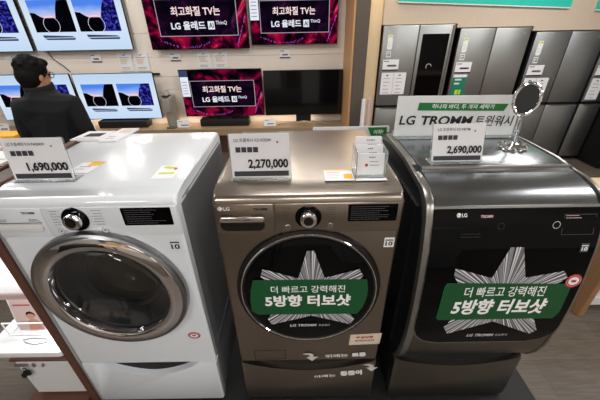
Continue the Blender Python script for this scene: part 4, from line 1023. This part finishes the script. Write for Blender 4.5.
# hair: cap of short hair
rh = random.Random(11)
hair = merge([ball(hp(.085*math.cos(a)*math.sin(p), -.02+.09*math.sin(a)*math.sin(p), .035+.092*math.cos(p)), (.020, .026, .018), Matrix.Rotation(rh.uniform(0, 3), 4, 'Z')) for a, p in [(rh.uniform(2.6, 6.8), rh.uniform(.1, 1.5)) for i in range(46)]] + [ball(hp(0, -.018, .036), (.092, .102, .100), HR), ball(hp(0, -.045, -.01), (.088, .078, .090), HR), ball(hp(0, .052, .085), (.066, .045, .034), HR), ball(hp(.056, .0, .03), (.026, .045, .045), HR), ball(hp(-.056, .0, .03), (.026, .045, .045), HR), ball(hp(0, -.062, -.06), (.062, .04, .05), HR)], .007, 4)
obj('hair', hair, 'hair', t)
bm = B()
for s in (-1, 1): tube(bm, [hp(.078*s, -.01, .004), hp(.080*s, .05, .006), hp(.066*s, .094, .006)], .003, 6); 
for s in (-1, 1): tube(bm, [hp(.034*s+.026*math.cos(a), .100, .002+.02*math.sin(a)) for a in [2*PI*i/16 for i in range(16)]], .0025, 6, True)
tube(bm, [hp(-.01, .104, .004), hp(.01, .104, .004)], .0025, 6)
obj('spectacles', bm, 'black', t)
jn = [(V(0, 0, .88), (.20, .15)), (V(0, 0, 1.05), (.195, .145)), (V(0, -.005, 1.24), (.205, .145)), (V(0, -.01, 1.37), (.17, .12)), (V(-.01, .0, 1.45), (.125, .115)), (V(-.015, .01, 1.505), (.115, .11)),
      (V(-sh-.005, -.005, 1.37), .082), (V(-sh-.055, -.03, 1.12), .066), (V(-sh-.005, .15, 1.0), .052),
      (V(sh+.005, -.005, 1.385), .082), (V(sh+.055, -.03, 1.14), .066), (V(sh, .16, 1.03), .052)]
je = [(0, 1), (1, 2), (2, 3), (3, 4), (4, 5), (3, 6), (6, 7), (7, 8), (3, 9), (9, 10), (10, 11)]
obj('jacket', merge([skin_obj(jn, je)], .010, 6), 'jacket', t)
bm = B(); lathe(bm, [(.085, -.07), (.100, -.03), (.097, .020), (.091, .028), (.084, .024), (.078, -.01)], lambda a, b, q: (PX-.015+a, PY+.005+b, 1.50+q+.12*b), 28); obj('collar', bm, 'jacket', t)
tn = [(V(0, 0, .95), (.155, .12)), (V(-.095, 0, .84), .10), (V(-.115, .02, .48), .078), (V(-.115, .0, .10), .066), (V(.095, 0, .84), .10), (V(.125, .02, .48), .078), (V(.135, .0, .10), .066)]
obj('trousers', merge([skin_obj(tn, [(0, 1), (1, 2), (2, 3), (0, 4), (4, 5), (5, 6)])], .010, 5), 'trousers', t)
for s, x in ((-1, -.12), (1, .145)):
    obj('shoe', merge([ball(V(x, .07, .045), (.052, .145, .042)), ball(V(x, -.03, .06), (.046, .06, .058))], .008, 4), 'shoe', t)

# ---------------------------------------------------------------- unseen props added across the aisle, to be mirrored in chrome and steel
t = tv_shell(-2.6, -1.3, 1.0, 1.72, -3.45, 'added unseen television across the aisle, for chrome reflections', 'added televisions for reflections'); t.rotation_euler = (0, 0, 0)
t.location.y = -3.45
obj('screen', poly(B(), rect(-2.59, -1.31, 1.01, 1.71), lambda a, b, q: (a, -3.414, b)), 'scr_red', t)
t = thing('reflection_table', (-1.2, -2.3, 0), 'added unseen light wooden table across the aisle, for reflections', 'table')
obj('tabletop', box(B(), -1.9, -.5, -2.7, -1.95, .80, .84, .004, 1), 'tan', t)
for x in (-1.85, -.55):
    for y in (-2.65, -2.0): obj('leg', box(B(), x-.025, x+.025, y-.025, y+.025, 0, .80), 'black', t)
tag(obj('carton', box(B(), -1.75, -1.35, -2.5, -2.15, .8405, 1.08, .004, 1), 'tan'), 'added unseen tan carton across the aisle, for reflections', 'box')
tag(obj('carton', box(B(), -1.15, -.75, -2.5, -2.15, .8405, 1.0, .004, 1), 'paper'), 'added unseen white carton across the aisle, for reflections', 'box')
tag(obj('reflection_plinth', box(B(), .6, 1.7, -2.9, -2.1, 0, .9, .01), 'whiteplastic'), 'added unseen white plinth across the aisle, for reflections', 'plinth')
tag(obj('reflection_plinth', box(B(), -3.3, -2.3, -2.9, -2.1, 0, .7, .01), 'black'), 'added unseen black plinth across the aisle, for reflections', 'plinth')
